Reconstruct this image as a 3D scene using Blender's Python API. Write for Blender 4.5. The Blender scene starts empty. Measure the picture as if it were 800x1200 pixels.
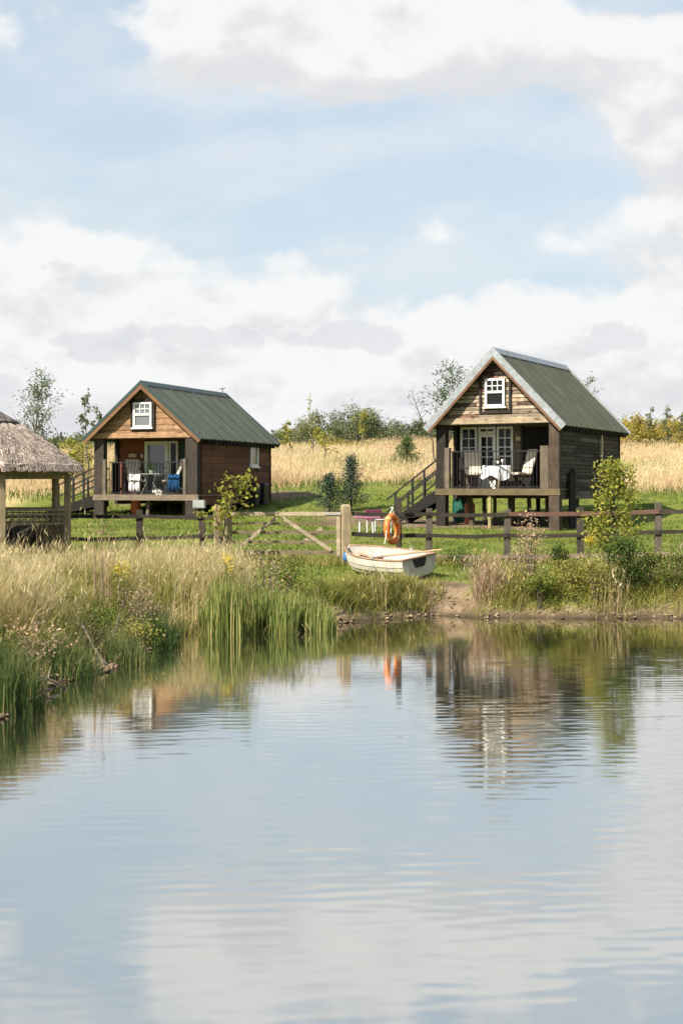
import bpy, math, random
import numpy as np
from mathutils import Vector, Matrix
random.seed(7)
RNG = np.random.default_rng(11)
S = bpy.context.scene
COL = S.collection
R = math.radians
F, CX, HY, CAMH = 1667.0, 400.0, 572.0, 2.5       # focal length in photo pixels, horizon row, eye height above the pond


def at(px, py, y):
    "point of the place seen at photo pixel (px, py) when it stands y metres away"
    return ((px - CX) / F * y, y, CAMH + (HY - py) / F * y)


# ------------------------------------------------------------------ noise
def vnoise(x, y, seed=0):
    x = np.asarray(x, float); y = np.asarray(y, float)
    xi = np.floor(x).astype(np.int64); yi = np.floor(y).astype(np.int64)
    fx = x - xi; fy = y - yi
    fx = fx * fx * (3 - 2 * fx); fy = fy * fy * (3 - 2 * fy)

    def h(a, b):
        n = (a * 374761393 + b * 668265263 + seed * 974634541) & 0xFFFFFFFF
        n = ((n ^ (n >> 13)) * 1274126177) & 0xFFFFFFFF
        return ((n ^ (n >> 16)) & 0xFFFF) / 65535.0
    return ((h(xi, yi) * (1 - fx) + h(xi + 1, yi) * fx) * (1 - fy) + (h(xi, yi + 1) * (1 - fx) + h(xi + 1, yi + 1) * fx) * fy)


def fbm(x, y, seed=0, oct=4):
    s, a, t = 0, .5, 0
    for i in range(oct):
        s = s + a * vnoise(np.asarray(x) * 2 ** i, np.asarray(y) * 2 ** i, seed + i); t += a; a *= .5
    return s / t


def sstep(a, b, x):
    t = np.clip((np.asarray(x, float) - a) / (b - a), 0, 1)
    return t * t * (3 - 2 * t)


# ------------------------------------------------------------------ the pond outline and the land
POND = np.array([(-5.2, 8), (-4.5, 12), (-3.73, 15.5), (-3.56, 16.5), (-3.57, 18.3), (-3.14, 19.4), (-2.98, 21.4), (-2.85, 23.1),
                 (-2.41, 25.1), (-1.53, 25.6), (-.23, 26.05), (.65, 26.9), (1.83, 27.7), (2.63, 27.4), (4.08, 27.2), (6.5, 27.1),
                 (14, 26.5), (30, 22), (34, 5), (20, -6), (-3, -4), (-6, 1)])


def pond_d(x, y):
    "signed distance to the water's edge: positive on land"
    x = np.asarray(x, float); y = np.asarray(y, float)
    wx = x + .35 * (fbm(x * 1.3, y * 1.3, 5, 3) - .5); wy = y + .5 * (fbm(x * 1.1 + 9, y * 1.1, 8, 3) - .5)
    best = np.full(x.shape, 1e9); inside = np.zeros(x.shape, bool)
    n = len(POND)
    for i in range(n):
        ax, ay = POND[i]; bx, by = POND[(i + 1) % n]
        ex, ey = bx - ax, by - ay
        t = np.clip(((wx - ax) * ex + (wy - ay) * ey) / (ex * ex + ey * ey), 0, 1)
        best = np.minimum(best, (wx - ax - t * ex) ** 2 + (wy - ay - t * ey) ** 2)
        c = ((ay > wy) != (by > wy)) & (wx < (bx - ax) * (wy - ay) / (by - ay + 1e-12) + ax)
        inside ^= c
    d = np.sqrt(best)
    return np.where(inside, -d, d)


PY = [-400, -10, 0, 15, 20, 27, 31, 33, 38, 43, 48, 54, 60, 75, 85, 95, 110, 200, 600]
PZ = [.8, .6, .5, .6, .62, .5, .60, .72, .98, 1.2, 1.42, 1.95, 2.6, 3.6, 4.25, 4.75, 5.0, 4.2, 2.5]


def land(x, y):
    x = np.asarray(x, float); y = np.asarray(y, float)
    base = np.interp(y, PY, PZ)
    base = base + .12 * (fbm(x * .35, y * .35, 21, 3) - .5) * sstep(10, 30, y) + .9 * (fbm(x * .05, y * .05, 33, 2) - .5) * sstep(55, 90, y)
    base = base + .10 * (fbm(x * 2.2, y * 2.2, 3, 3) - .5) * (1 - sstep(27, 34, y))
    d = pond_d(x, y)
    w = np.where((x < -1.4) & (y < 27), 1.5, .75)
    up = sstep(0, 1, d / w * .85 + .08)
    out = -.03 + (base + .03) * up
    out = np.where((d > 0) & (d < 1), out + .07 * (fbm(x * 5, y * 5, 77, 3) - .5) * sstep(0, .3, d), out)
    return np.where(d < 0, np.maximum(-.9, -.03 + d * .55), np.maximum(out, .012))


def landz(x, y):
    return float(land(np.array([x]), np.array([y]))[0])


# ------------------------------------------------------------------ node materials
def new_mat(name):
    m = bpy.data.materials.new(name); m.use_nodes = True
    nt = m.node_tree; nt.nodes.clear()
    o = nt.nodes.new('ShaderNodeOutputMaterial')
    return m, nt, o


def N(nt, t, **kw):
    n = nt.nodes.new(t)
    for k, v in kw.items():
        if k.startswith('i_'):
            n.inputs[int(k[2:])].default_value = v
        else:
            setattr(n, k, v)
    return n


def L(nt, a, b):
    nt.links.new(a, b)


def math_n(nt, op, a, b=None, c=None):
    n = nt.nodes.new('ShaderNodeMath'); n.operation = op
    for i, v in enumerate((a, b, c)):
        if v is None: continue
        if hasattr(v, 'is_linked'): nt.links.new(v, n.inputs[i])
        else: n.inputs[i].default_value = v
    return n.outputs[0]


def ramp(nt, fac, cols, interp='LINEAR'):
    r = nt.nodes.new('ShaderNodeValToRGB'); r.color_ramp.interpolation = interp
    e = r.color_ramp.elements
    k = len(cols)
    while len(e) < k: e.new(.5)
    for i, c in enumerate(cols):
        if len(c) == 2: e[i].position, col = c
        else:
            e[i].position = i / k if interp == 'CONSTANT' else i / max(1, k - 1); col = c
        e[i].color = (*col, 1)
    nt.links.new(fac, r.inputs[0])
    return r.outputs[0]


def mixc(nt, fac, a, b, blend='MIX'):
    n = nt.nodes.new('ShaderNodeMix'); n.data_type = 'RGBA'; n.blend_type = blend
    for sock, v in ((n.inputs[0], fac), (n.inputs[6], a), (n.inputs[7], b)):
        if hasattr(v, 'is_linked'): nt.links.new(v, sock)
        elif isinstance(v, (int, float)): sock.default_value = v
        else: sock.default_value = (*v, 1)
    return n.outputs[2]


def noise(nt, vec, scale, detail=5, rough=.55):
    n = nt.nodes.new('ShaderNodeTexNoise'); n.inputs['Scale'].default_value = scale
    n.inputs['Detail'].default_value = detail; n.inputs['Roughness'].default_value = rough
    if vec is not None: nt.links.new(vec, n.inputs['Vector'])
    return n.outputs[0]


def coords(nt, scale=(1, 1, 1), kind='Object'):
    tc = nt.nodes.new('ShaderNodeTexCoord'); mp = nt.nodes.new('ShaderNodeMapping')
    mp.inputs['Scale'].default_value = scale
    nt.links.new(tc.outputs[kind], mp.inputs[0])
    return mp.outputs[0]


def attr(nt, name='rnd'):
    a = nt.nodes.new('ShaderNodeAttribute'); a.attribute_name = name
    return a.outputs['Fac']


def bump(nt, h, strength, dist):
    b = nt.nodes.new('ShaderNodeBump'); b.inputs['Strength'].default_value = strength; b.inputs['Distance'].default_value = dist
    nt.links.new(h, b.inputs['Height'])
    return b.outputs[0]


def principled(nt, out, col, rough=.7, spec=.3, metal=0, normal=None):
    p = nt.nodes.new('ShaderNodeBsdfPrincipled')
    if hasattr(col, 'is_linked'): nt.links.new(col, p.inputs['Base Color'])
    else: p.inputs['Base Color'].default_value = (*col, 1)
    if hasattr(rough, 'is_linked'): nt.links.new(rough, p.inputs['Roughness'])
    else: p.inputs['Roughness'].default_value = rough
    p.inputs['Specular IOR Level'].default_value = spec; p.inputs['Metallic'].default_value = metal
    if normal is not None: nt.links.new(normal, p.inputs['Normal'])
    nt.links.new(p.outputs[0], out.inputs[0])
    return p


def wood(name, cols, grain='x', interp='LINEAR', var=.55, rough=.8, stain=None):
    "timber: each board takes its colour from its own random number, with grain, weathering blotches and fine relief"
    m, nt, o = new_mat(name)
    sc = {'x': (1.2, 14, 22), 'y': (14, 1.2, 22), 'z': (16, 16, 1.2)}[grain]
    r = attr(nt)
    base = ramp(nt, r, cols, interp)
    off = nt.nodes.new('ShaderNodeVectorMath'); off.operation = 'ADD'
    L(nt, coords(nt, sc), off.inputs[0])
    cmb = nt.nodes.new('ShaderNodeCombineXYZ')
    for i in range(3): L(nt, math_n(nt, 'MULTIPLY', r, 37.0 + 11 * i), cmb.inputs[i])
    L(nt, cmb.outputs[0], off.inputs[1])
    g = noise(nt, off.outputs[0], 2.2, 7, .65)
    blot = noise(nt, coords(nt, (1, 1, 1)), 3.1, 4, .6)
    c = mixc(nt, 1.0, base, ramp(nt, g, [(.25, (1 - var,) * 3), (.72, (1 + var * .75,) * 3)]), 'MULTIPLY')
    c = mixc(nt, 1.0, c, ramp(nt, blot, [(.3, (.72, .72, .74)), (.7, (1.18, 1.16, 1.12))]), 'MULTIPLY')
    if stain:
        st = noise(nt, coords(nt, (1.4, 1.4, 5)), 2.4, 5, .7)
        c = mixc(nt, ramp(nt, st, [(.56, (0, 0, 0)), (.64, (1, 1, 1))]), c, stain)
    principled(nt, o, c, rough, .2, 0, bump(nt, g, .5, .006))
    return m


def paint(name, col, rough=.5, var=.12, dirt=None, metal=0, spec=.35):
    m, nt, o = new_mat(name)
    n1 = noise(nt, coords(nt), 6, 5, .6)
    c = mixc(nt, 1.0, (*col,), ramp(nt, n1, [(.3, (1 - var,) * 3), (.7, (1 + var * .6,) * 3)]), 'MULTIPLY')
    if dirt:
        n2 = noise(nt, coords(nt, (1, 1, .35)), 9, 6, .7)
        c = mixc(nt, ramp(nt, n2, [(.5, (0, 0, 0)), (.75, (.8, .8, .8))]), c, dirt)
    principled(nt, o, c, rough, spec, metal, bump(nt, n1, .15, .004))
    return m


def leafm(name, cols, trans=.4, var=.3, rough=.6):
    "leaves and blades: every blade its own colour, part of the light passes through"
    m, nt, o = new_mat(name)
    c = ramp(nt, attr(nt), cols)
    n1 = noise(nt, coords(nt), 2.3, 3, .6)
    c = mixc(nt, 1.0, c, ramp(nt, n1, [(.3, (1 - var,) * 3), (.7, (1 + var * .8,) * 3)]), 'MULTIPLY')
    p = nt.nodes.new('ShaderNodeBsdfPrincipled'); p.inputs['Roughness'].default_value = rough
    p.inputs['Specular IOR Level'].default_value = .25
    t = nt.nodes.new('ShaderNodeBsdfTranslucent')
    L(nt, c, p.inputs['Base Color']); L(nt, c, t.inputs[0])
    ms = nt.nodes.new('ShaderNodeMixShader'); ms.inputs[0].default_value = trans
    L(nt, p.outputs[0], ms.inputs[1]); L(nt, t.outputs[0], ms.inputs[2]); L(nt, ms.outputs[0], o.inputs[0])
    return m


# ------------------------------------------------------------------ mesh building
def tag(o, label=None, cat=None, group=None, kind=None):
    if label: o['label'] = label
    if cat: o['category'] = cat
    if group: o['group'] = group
    if kind: o['kind'] = kind
    return o


def empty(name, loc, rz=0):
    o = bpy.data.objects.new(name, None); COL.objects.link(o); o.empty_display_size = .3
    o.location = loc; o.rotation_euler = (0, 0, rz)
    return o


def np_mesh(name, V, Fc, rnd, mat, parent=None, smooth=False):
    "mesh from arrays: V (n,3), Fc (m,k), rnd one number per face"
    V = np.asarray(V, np.float32); Fc = np.asarray(Fc, np.int32)
    me = bpy.data.meshes.new(name)
    m, k = Fc.shape
    me.vertices.add(len(V)); me.vertices.foreach_set('co', V.ravel())
    me.loops.add(m * k); me.loops.foreach_set('vertex_index', Fc.ravel())
    me.polygons.add(m); me.polygons.foreach_set('loop_start', np.arange(0, m * k, k, dtype=np.int32))
    if smooth: me.polygons.foreach_set('use_smooth', np.ones(m, bool))
    me.update(calc_edges=True)
    a = me.attributes.new('rnd', 'FLOAT', 'FACE'); a.data.foreach_set('value', np.asarray(rnd, np.float32))
    me.materials.append(mat)
    o = bpy.data.objects.new(name, me); COL.objects.link(o)
    if parent: o.parent = parent
    return o


class MB:
    def __init__(s):
        s.v, s.f, s.r = [], [], []

    def add(s, vs, fs, r=None):
        b = len(s.v); r = random.random() if r is None else r
        s.v += [tuple(v) for v in vs]
        for f in fs: s.f.append(tuple(b + i for i in f)); s.r.append(r)

    def hexa(s, p, r=None):
        "8 corners: bottom 4 then top 4, counter-clockwise from above"
        s.add(p, [(3, 2, 1, 0), (4, 5, 6, 7), (0, 1, 5, 4), (1, 2, 6, 5), (2, 3, 7, 6), (3, 0, 4, 7)], r)

    def box(s, x0, x1, y0, y1, z0, z1, r=None):
        s.hexa([(x0, y0, z0), (x1, y0, z0), (x1, y1, z0), (x0, y1, z0), (x0, y0, z1), (x1, y0, z1), (x1, y1, z1), (x0, y1, z1)], r)

    def beam(s, a, b, w, h, r=None, up=(0, 0, 1)):
        a, b = Vector(a), Vector(b); d = (b - a).normalized(); up = Vector(up)
        if abs(d.dot(up)) > .98: up = Vector((0, 1, 0))
        x = d.cross(up).normalized(); y = x.cross(d).normalized()
        q = []
        for c in (a, b):
            q.append([c - x * w / 2 - y * h / 2, c + x * w / 2 - y * h / 2, c + x * w / 2 + y * h / 2, c - x * w / 2 + y * h / 2])
        s.add(q[0] + q[1], [(0, 1, 2, 3), (7, 6, 5, 4), (0, 4, 5, 1), (1, 5, 6, 2), (2, 6, 7, 3), (3, 7, 4, 0)], r)

    def tube(s, pts, rad, n=6, r=None, cap=True, closed=False):
        pts = [Vector(p) for p in pts]; k = len(pts)
        if not hasattr(rad, '__len__'): rad = [rad] * k
        vs = []; ref = Vector((.13, .37, .92))
        for i, p in enumerate(pts):
            d = (pts[(i + 1) % k] - pts[i - 1]) if closed else (pts[min(i + 1, k - 1)] - pts[max(i - 1, 0)])
            d = d.normalized() if d.length > 1e-9 else Vector((0, 0, 1))
            x = d.cross(ref)
            x = x.normalized() if x.length > .05 else d.cross(Vector((1, 0, 0))).normalized()
            y = d.cross(x).normalized()
            for j in range(n):
                t = 2 * math.pi * j / n
                vs.append(p + (x * math.cos(t) + y * math.sin(t)) * rad[i])
        fs = []
        for i in range(k if closed else k - 1):
            i2 = (i + 1) % k
            for j in range(n):
                fs.append((i * n + j, i * n + (j + 1) % n, i2 * n + (j + 1) % n, i2 * n + j))
        if cap and not closed:
            fs.append(tuple(range(n))[::-1]); fs.append(tuple((k - 1) * n + j for j in range(n)))
        s.add(vs, fs, r)

    def lathe(s, prof, c=(0, 0, 0), n=16, r=None):
        vs, fs = [], []
        for (rr, z) in prof:
            for j in range(n):
                t = 2 * math.pi * j / n
                vs.append((c[0] + rr * math.cos(t), c[1] + rr * math.sin(t), c[2] + z))
        for i in range(len(prof) - 1):
            for j in range(n):
                fs.append((i * n + j, i * n + (j + 1) % n, (i + 1) * n + (j + 1) % n, (i + 1) * n + j))
        fs.append(tuple(range(n))[::-1]); fs.append(tuple((len(prof) - 1) * n + j for j in range(n)))
        s.add(vs, fs, r)

    def build(s, name, mat, parent=None, smooth=False, bevel=0):
        me = bpy.data.meshes.new(name); me.from_pydata(s.v, [], s.f)
        a = me.attributes.new('rnd', 'FLOAT', 'FACE'); a.data.foreach_set('value', np.array(s.r, np.float32))
        if smooth: me.polygons.foreach_set('use_smooth', np.ones(len(me.polygons), bool))
        me.materials.append(mat); me.update()
        o = bpy.data.objects.new(name, me); COL.objects.link(o)
        if parent: o.parent = parent
        if bevel:
            b = o.modifiers.new('edge', 'BEVEL'); b.width = bevel; b.segments = 2; b.limit_method = 'ANGLE'
        return o


def blades(P, h, w, lean, rnd, mid=.5, wind=(0, 0), wmid=.8, yaw=None):
    "grass blades as bent, tapering strips (3 triangles each)"
    n = len(P); h = np.broadcast_to(h, n).astype(float); w = np.broadcast_to(w, n); lean = np.broadcast_to(lean, n)
    yw = RNG.uniform(0, 2 * np.pi, n) if yaw is None else yaw
    la = RNG.uniform(0, 2 * np.pi, n)
    sx, sy = np.cos(yw) * w / 2, np.sin(yw) * w / 2
    lx, ly = np.cos(la) * lean + wind[0], np.sin(la) * lean + wind[1]
    V = np.zeros((n, 5, 3))
    for i, (t, k) in enumerate(((0, 1.0), (mid, wmid), (1, 0))):
        cx = P[:, 0] + lx * h * t ** 1.8; cy = P[:, 1] + ly * h * t ** 1.8
        cz = P[:, 2] + h * t * (1 - .25 * np.clip(lean, 0, 1.2) * t) - (.03 if i == 0 else 0)
        if i < 2:
            V[:, 2 * i] = np.stack([cx - sx * k, cy - sy * k, cz], 1); V[:, 2 * i + 1] = np.stack([cx + sx * k, cy + sy * k, cz], 1)
        else:
            V[:, 4] = np.stack([cx, cy, cz], 1)
    b = (np.arange(n) * 5)[:, None]
    Fc = np.stack([b + [0, 1, 3], b + [0, 3, 2], b + [2, 3, 4]], 1).reshape(-1, 3)
    return V.reshape(-1, 3), Fc, np.repeat(rnd, 3), V[:, 4].copy()


def seedheads(T, ln, w, rnd, drop=.5):
    "feathery seed heads at the blade tips T"
    n = len(T); ya = RNG.uniform(0, 2 * np.pi, n); da = RNG.uniform(0, 2 * np.pi, n)
    D = np.stack([np.cos(da) * drop, np.sin(da) * drop, np.ones(n)], 1) * np.asarray(ln).reshape(-1, 1)
    W = np.stack([np.cos(ya), np.sin(ya), np.zeros(n)], 1) * (np.asarray(w).reshape(-1, 1) / 2)
    B = T - D * .5
    V = np.stack([B, B + D * .45 + W, B + D, B + D * .45 - W], 1).reshape(-1, 3)
    b = (np.arange(n) * 4)[:, None]
    Fc = np.stack([b + [0, 1, 2], b + [0, 2, 3]], 1).reshape(-1, 3)
    return V, Fc, np.repeat(rnd, 2)


def leaves(C, size, rnd, flat=0.0, asp=.55):
    "leaf-shaped faces (4 corners) with random tilt at the points C"
    n = len(C); size = np.broadcast_to(size, n).reshape(-1, 1)
    a = RNG.normal(size=(n, 3)); a[:, 2] *= (1 - flat); a /= np.linalg.norm(a, axis=1, keepdims=True)
    b = RNG.normal(size=(n, 3)); b[:, 2] *= (1 - flat); b -= (a * b).sum(1, keepdims=True) * a; b /= np.linalg.norm(b, axis=1, keepdims=True)
    V = np.stack([C - a * size * .5, C + b * size * asp * .5, C + a * size * .5, C - b * size * asp * .5], 1).reshape(-1, 3)
    Fc = (np.arange(n) * 4)[:, None] + np.arange(4)
    return V, Fc, rnd


def join_np(parts):
    Vs, Fs, Rs = [], [], []; b = 0
    for V, Fc, r in parts:
        Vs.append(V); Fs.append(Fc + b); Rs.append(r); b += len(V)
    return np.concatenate(Vs), np.concatenate(Fs), np.concatenate(Rs)
# ================================================================== camera, sky, sun
cam = bpy.data.cameras.new('camera'); cam.lens = 50; cam.sensor_width = 36; cam.sensor_fit = 'AUTO'
cam.shift_y = -28 / 1200; cam.clip_start = .1; cam.clip_end = 3000
cam.dof.use_dof = True; cam.dof.focus_distance = 31; cam.dof.aperture_fstop = 1.8
co = bpy.data.objects.new('camera', cam); COL.objects.link(co)
co.location = (0, 0, CAMH); co.rotation_euler = (R(90), 0, 0)
S.camera = co
S.render.resolution_x, S.render.resolution_y = 682, 1024
S.view_settings.view_transform = 'Standard'; S.view_settings.look = 'None'; S.view_settings.gamma = 1
S.view_settings.exposure = 1.05
S.cycles.max_bounces = 8; S.cycles.transparent_max_bounces = 8; S.cycles.use_denoising = True
S.cycles.caustics_reflective = False; S.cycles.caustics_refractive = False

EL = R(42)
SUNH = Vector((-.73, -.68, 0)).normalized()
TO_SUN = Vector((SUNH.x * math.cos(EL), SUNH.y * math.cos(EL), math.sin(EL)))
sl = bpy.data.lights.new('sun', 'SUN'); sl.energy = 5.0; sl.angle = R(.5); sl.color = (1, .91, .77)
so = bpy.data.objects.new('sun', sl); COL.objects.link(so)
so.rotation_euler = (-TO_SUN).to_track_quat('-Z', 'Y').to_euler(); so.location = (-30, -20, 40)

W = bpy.data.worlds.new('World'); S.world = W; W.use_nodes = True
nt = W.node_tree; nt.nodes.clear()
wo = nt.nodes.new('ShaderNodeOutputWorld'); bg = nt.nodes.new('ShaderNodeBackground')
sky = nt.nodes.new('ShaderNodeTexSky'); sky.sky_type = 'NISHITA'; sky.sun_disc = False
sky.sun_elevation = EL; sky.sun_rotation = math.atan2(SUNH.x, SUNH.y); sky.altitude = 100; sky.air_density = 1; sky.dust_density = 1.5; sky.ozone_density = 1
SKS = .10
bg.inputs[1].default_value = SKS
tc = nt.nodes.new('ShaderNodeTexCoord'); sep = nt.nodes.new('ShaderNodeSeparateXYZ'); L(nt, tc.outputs['Generated'], sep.inputs[0])
az = math_n(nt, 'ARCTAN2', sep.outputs[0], sep.outputs[1])
el = math_n(nt, 'ARCSINE', sep.outputs[2])
# sky position as azimuth / elevation in tenths of a radian-ish units: U to the right of north, V up from the horizon
U0 = math_n(nt, 'MULTIPLY', az, 16.67); V0 = math_n(nt, 'MULTIPLY', el, 16.67)
# cumulus banks: (azimuth, elevation, half width, half height, weight)
BANKS = [(0.4, 5.05, 2.6, .62, .62), (2.4, 4.98, 1.5, .42, .40), (-1.0, 5.9, 1.7, .4, .25), (-1.5, 4.95, .95, .34, .40), (.3, 4.75, 1.6, .3, .2), (3.6, 4.15, .95, .36, .50), (4.3, 3.2, .9, .9, .30),
         (-2.6, 1.55, 2.4, 1.05, .60), (.2, 1.3, 2.2, .85, .50), (3.2, 1.6, 1.9, .9, .46), (-3.6, 2.9, 1.5, .5, .18), (1.05, 2.95, .5, .18, .22),
         (2.6, 2.9, .9, .3, .26), (-4.2, 5.2, .5, .8, .28), (0, .2, 30, .9, .45),
         (-1.2, 3.75, 2.6, .75, -.42), (1.4, 3.7, 1.5, .6, -.40), (1.2, 2.3, 1.1, .35, -.16), (2.2, 3.6, .7, .8, -.35), (-2.9, 4.7, .8, .75, -.35), (3.5, 5.35, .9, .1, -.22)]


def puffs(U, V, scale, off=0.0):
    "rounded cauliflower heads: 1 - distance to the nearest of many scattered centres, on several scales"
    cb = nt.nodes.new('ShaderNodeCombineXYZ'); L(nt, U, cb.inputs[0]); L(nt, math_n(nt, 'MULTIPLY_ADD', V, 1.3, off), cb.inputs[1])
    nz = nt.nodes.new('ShaderNodeTexNoise'); nz.inputs['Scale'].default_value = scale * 1.3; nz.inputs['Detail'].default_value = 3
    L(nt, cb.outputs[0], nz.inputs['Vector'])
    wv = nt.nodes.new('ShaderNodeVectorMath'); wv.operation = 'MULTIPLY_ADD'; L(nt, nz.outputs['Color'], wv.inputs[0]); wv.inputs[1].default_value = (.28, .28, 0); L(nt, cb.outputs[0], wv.inputs[2])
    vo = nt.nodes.new('ShaderNodeTexVoronoi'); vo.voronoi_dimensions = '2D'; vo.feature = 'F1'; vo.normalize = True
    vo.inputs['Scale'].default_value = scale; vo.inputs['Detail'].default_value = 1.5; vo.inputs['Roughness'].default_value = .45
    L(nt, wv.outputs[0], vo.inputs['Vector'])
    return math_n(nt, 'SUBTRACT', 1.0, vo.outputs['Distance'])


def cloud_density(U, V):
    cb = nt.nodes.new('ShaderNodeCombineXYZ'); L(nt, U, cb.inputs[0]); L(nt, math_n(nt, 'MULTIPLY', V, 1.45), cb.inputs[1]); cb.inputs[2].default_value = 3.3
    n1 = noise(nt, cb.outputs[0], .95, 6, .50)
    D = math_n(nt, 'MULTIPLY', math_n(nt, 'SUBTRACT', n1, .53), 1.35)
    for (cx, cy, rx, ry, am) in BANKS:
        a = math_n(nt, 'DIVIDE', math_n(nt, 'SUBTRACT', U, cx), rx); b = math_n(nt, 'DIVIDE', math_n(nt, 'SUBTRACT', V, cy), ry)
        t = math_n(nt, 'ADD', math_n(nt, 'MULTIPLY', a, a), math_n(nt, 'MULTIPLY', b, b))
        e = math_n(nt, 'EXPONENT', math_n(nt, 'MULTIPLY', t, -1.0))
        D = math_n(nt, 'MULTIPLY_ADD', e, am, D)
    return D


D1 = cloud_density(U0, V0)
D2 = cloud_density(math_n(nt, 'ADD', U0, -.10), math_n(nt, 'ADD', V0, .30))


def smooth_n(x, a, b):
    m = nt.nodes.new('ShaderNodeMapRange'); m.interpolation_type = 'SMOOTHSTEP'
    L(nt, x, m.inputs[0]); m.inputs[1].default_value = a; m.inputs[2].default_value = b
    return m.outputs[0]


DP = math_n(nt, 'ADD', D1, math_n(nt, 'MULTIPLY', math_n(nt, 'SUBTRACT', puffs(U0, V0, 2.1), .66), .34))
cover = smooth_n(DP, -.02, .26)
def billow(U, V):
    cb = nt.nodes.new('ShaderNodeCombineXYZ'); L(nt, U, cb.inputs[0]); L(nt, math_n(nt, 'MULTIPLY', V, 1.7), cb.inputs[1]); cb.inputs[2].default_value = 8.1
    return noise(nt, cb.outputs[0], 1.15, 5, .52)


relief = math_n(nt, 'SUBTRACT', billow(U0, V0), billow(math_n(nt, 'ADD', U0, -.08), math_n(nt, 'ADD', V0, .22)))
lit = math_n(nt, 'ADD', math_n(nt, 'MULTIPLY', math_n(nt, 'SUBTRACT', D1, D2), 1.6), .60)
lit = math_n(nt, 'MULTIPLY_ADD', relief, 1.7, lit)
lit = smooth_n(lit, -.1, 1.0)
ccol = ramp(nt, lit, [(0, (3.65, 3.7, 3.8)), (.45, (3.9, 3.92, 3.97)), (1, (4.6, 4.6, 4.58))])
# clear sky seen through summer haze: the lower the whiter
hz = math_n(nt, 'MULTIPLY', math_n(nt, 'EXPONENT', math_n(nt, 'MULTIPLY', math_n(nt, 'ABSOLUTE', el), -.8)), math_n(nt, 'SUBTRACT', 1.0, math_n(nt, 'MULTIPLY', smooth_n(el, .36, .8), .7)))
skyc = mixc(nt, math_n(nt, 'MULTIPLY', hz, .92), sky.outputs[0], (3.08, 3.58, 3.92))
# low grey cumulus bodies drifting in front of the bright bank
GREY = [(-2.85, 1.62, .55, .24, 0.72), (-1.6, 1.75, .9, .22, 0.67), (.2, 1.75, .75, .26, 0.72), (3.15, 1.72, .45, .26, 0.74), (-3.3, 2.55, .6, .16, 0.42), (1.9, 1.5, .6, .16, 0.50), (.05, 2.75, .34, .09, 0.54), (-3.9, 1.2, .7, .2, 0.52), (1.0, 1.0, 1.3, .12, 0.42), (-2.0, 1.0, 1.2, .14, 0.42)]


def grey_density(U, V):
    D = math_n(nt, 'MULTIPLY', math_n(nt, 'SUBTRACT', puffs(U, V, 2.9, 5.0), 1.0), .9)
    for (cx, cy, rx, ry, am) in GREY:
        a = math_n(nt, 'DIVIDE', math_n(nt, 'SUBTRACT', U, cx), rx); b = math_n(nt, 'DIVIDE', math_n(nt, 'SUBTRACT', V, cy), ry)
        D = math_n(nt, 'MULTIPLY_ADD', math_n(nt, 'EXPONENT', math_n(nt, 'MULTIPLY', math_n(nt, 'ADD', math_n(nt, 'MULTIPLY', a, a), math_n(nt, 'MULTIPLY', b, b)), -1.0)), am, D)
    return D


G1 = grey_density(U0, V0)
glit = math_n(nt, 'SUBTRACT', 1.0, smooth_n(G1, .0, .30))
gcol = ramp(nt, glit, [(0, (3.5, 3.56, 3.72)), (.5, (3.85, 3.9, 4.0)), (1, (4.55, 4.55, 4.55))])
gal = math_n(nt, 'MULTIPLY', smooth_n(G1, .0, .16), .62)
ccol = mixc(nt, gal, ccol, gcol); cover = math_n(nt, 'MAXIMUM', cover, math_n(nt, 'MULTIPLY', gal, .8))
up = smooth_n(sep.outputs[2], -.02, .0)
cv = nt.nodes.new('ShaderNodeCombineXYZ'); L(nt, math_n(nt, 'MULTIPLY', U0, .55), cv.inputs[0]); L(nt, math_n(nt, 'MULTIPLY_ADD', V0, 1.5, math_n(nt, 'MULTIPLY', U0, -.12)), cv.inputs[1]); cv.inputs[2].default_value = 21.0
veil = math_n(nt, 'MULTIPLY', smooth_n(noise(nt, cv.outputs[0], .9, 4, .5), .36, .68), .50)          # thin high wisps in the clear part
skyc = mixc(nt, veil, skyc, (4.1, 4.22, 4.3))
fade = math_n(nt, 'SUBTRACT', 1.0, math_n(nt, 'MULTIPLY', smooth_n(el, .42, .75), .85))
L(nt, mixc(nt, math_n(nt, 'MULTIPLY', math_n(nt, 'MULTIPLY', cover, .94), fade), skyc, ccol), bg.inputs[0])
L(nt, bg.outputs[0], wo.inputs[0])

# ================================================================== the ground
def axis(segs):
    out = []
    for a, b, st in segs: out += list(np.arange(a, b - 1e-6, st))
    return np.array(out + [segs[-1][1]])


gx = axis([(-700, -100, 60), (-100, -40, 6), (-40, -12, 1.0), (-12, -6, .25), (-6, 8.5, .1), (8.5, 16, .4), (16, 40, 1.5), (40, 100, 6), (100, 700, 60)])
gy = axis([(-300, -20, 35), (-20, 8, 2), (8, 13, .4), (13, 30, .1), (30, 46, .25), (46, 64, .5), (64, 110, 1.2), (110, 180, 7), (180, 1500, 120)])
GX, GY = np.meshgrid(gx, gy)
fx, fy = GX.ravel(), GY.ravel()
GZ = land(fx, fy); GD = pond_d(fx, fy)
nx, ny = len(gx), len(gy)
ii = (np.arange(ny - 1)[:, None] * nx + np.arange(nx - 1)).ravel()
GF = np.stack([ii, ii + 1, ii + nx + 1, ii + nx], 1)


def mow_edge(x):
    return 59 + 2.5 * np.sin(np.asarray(x) * .21 + 1) + 1.5 * (fbm(np.asarray(x) * .4, np.asarray(x) * 0 + 3, 4, 2) - .5)


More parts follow.
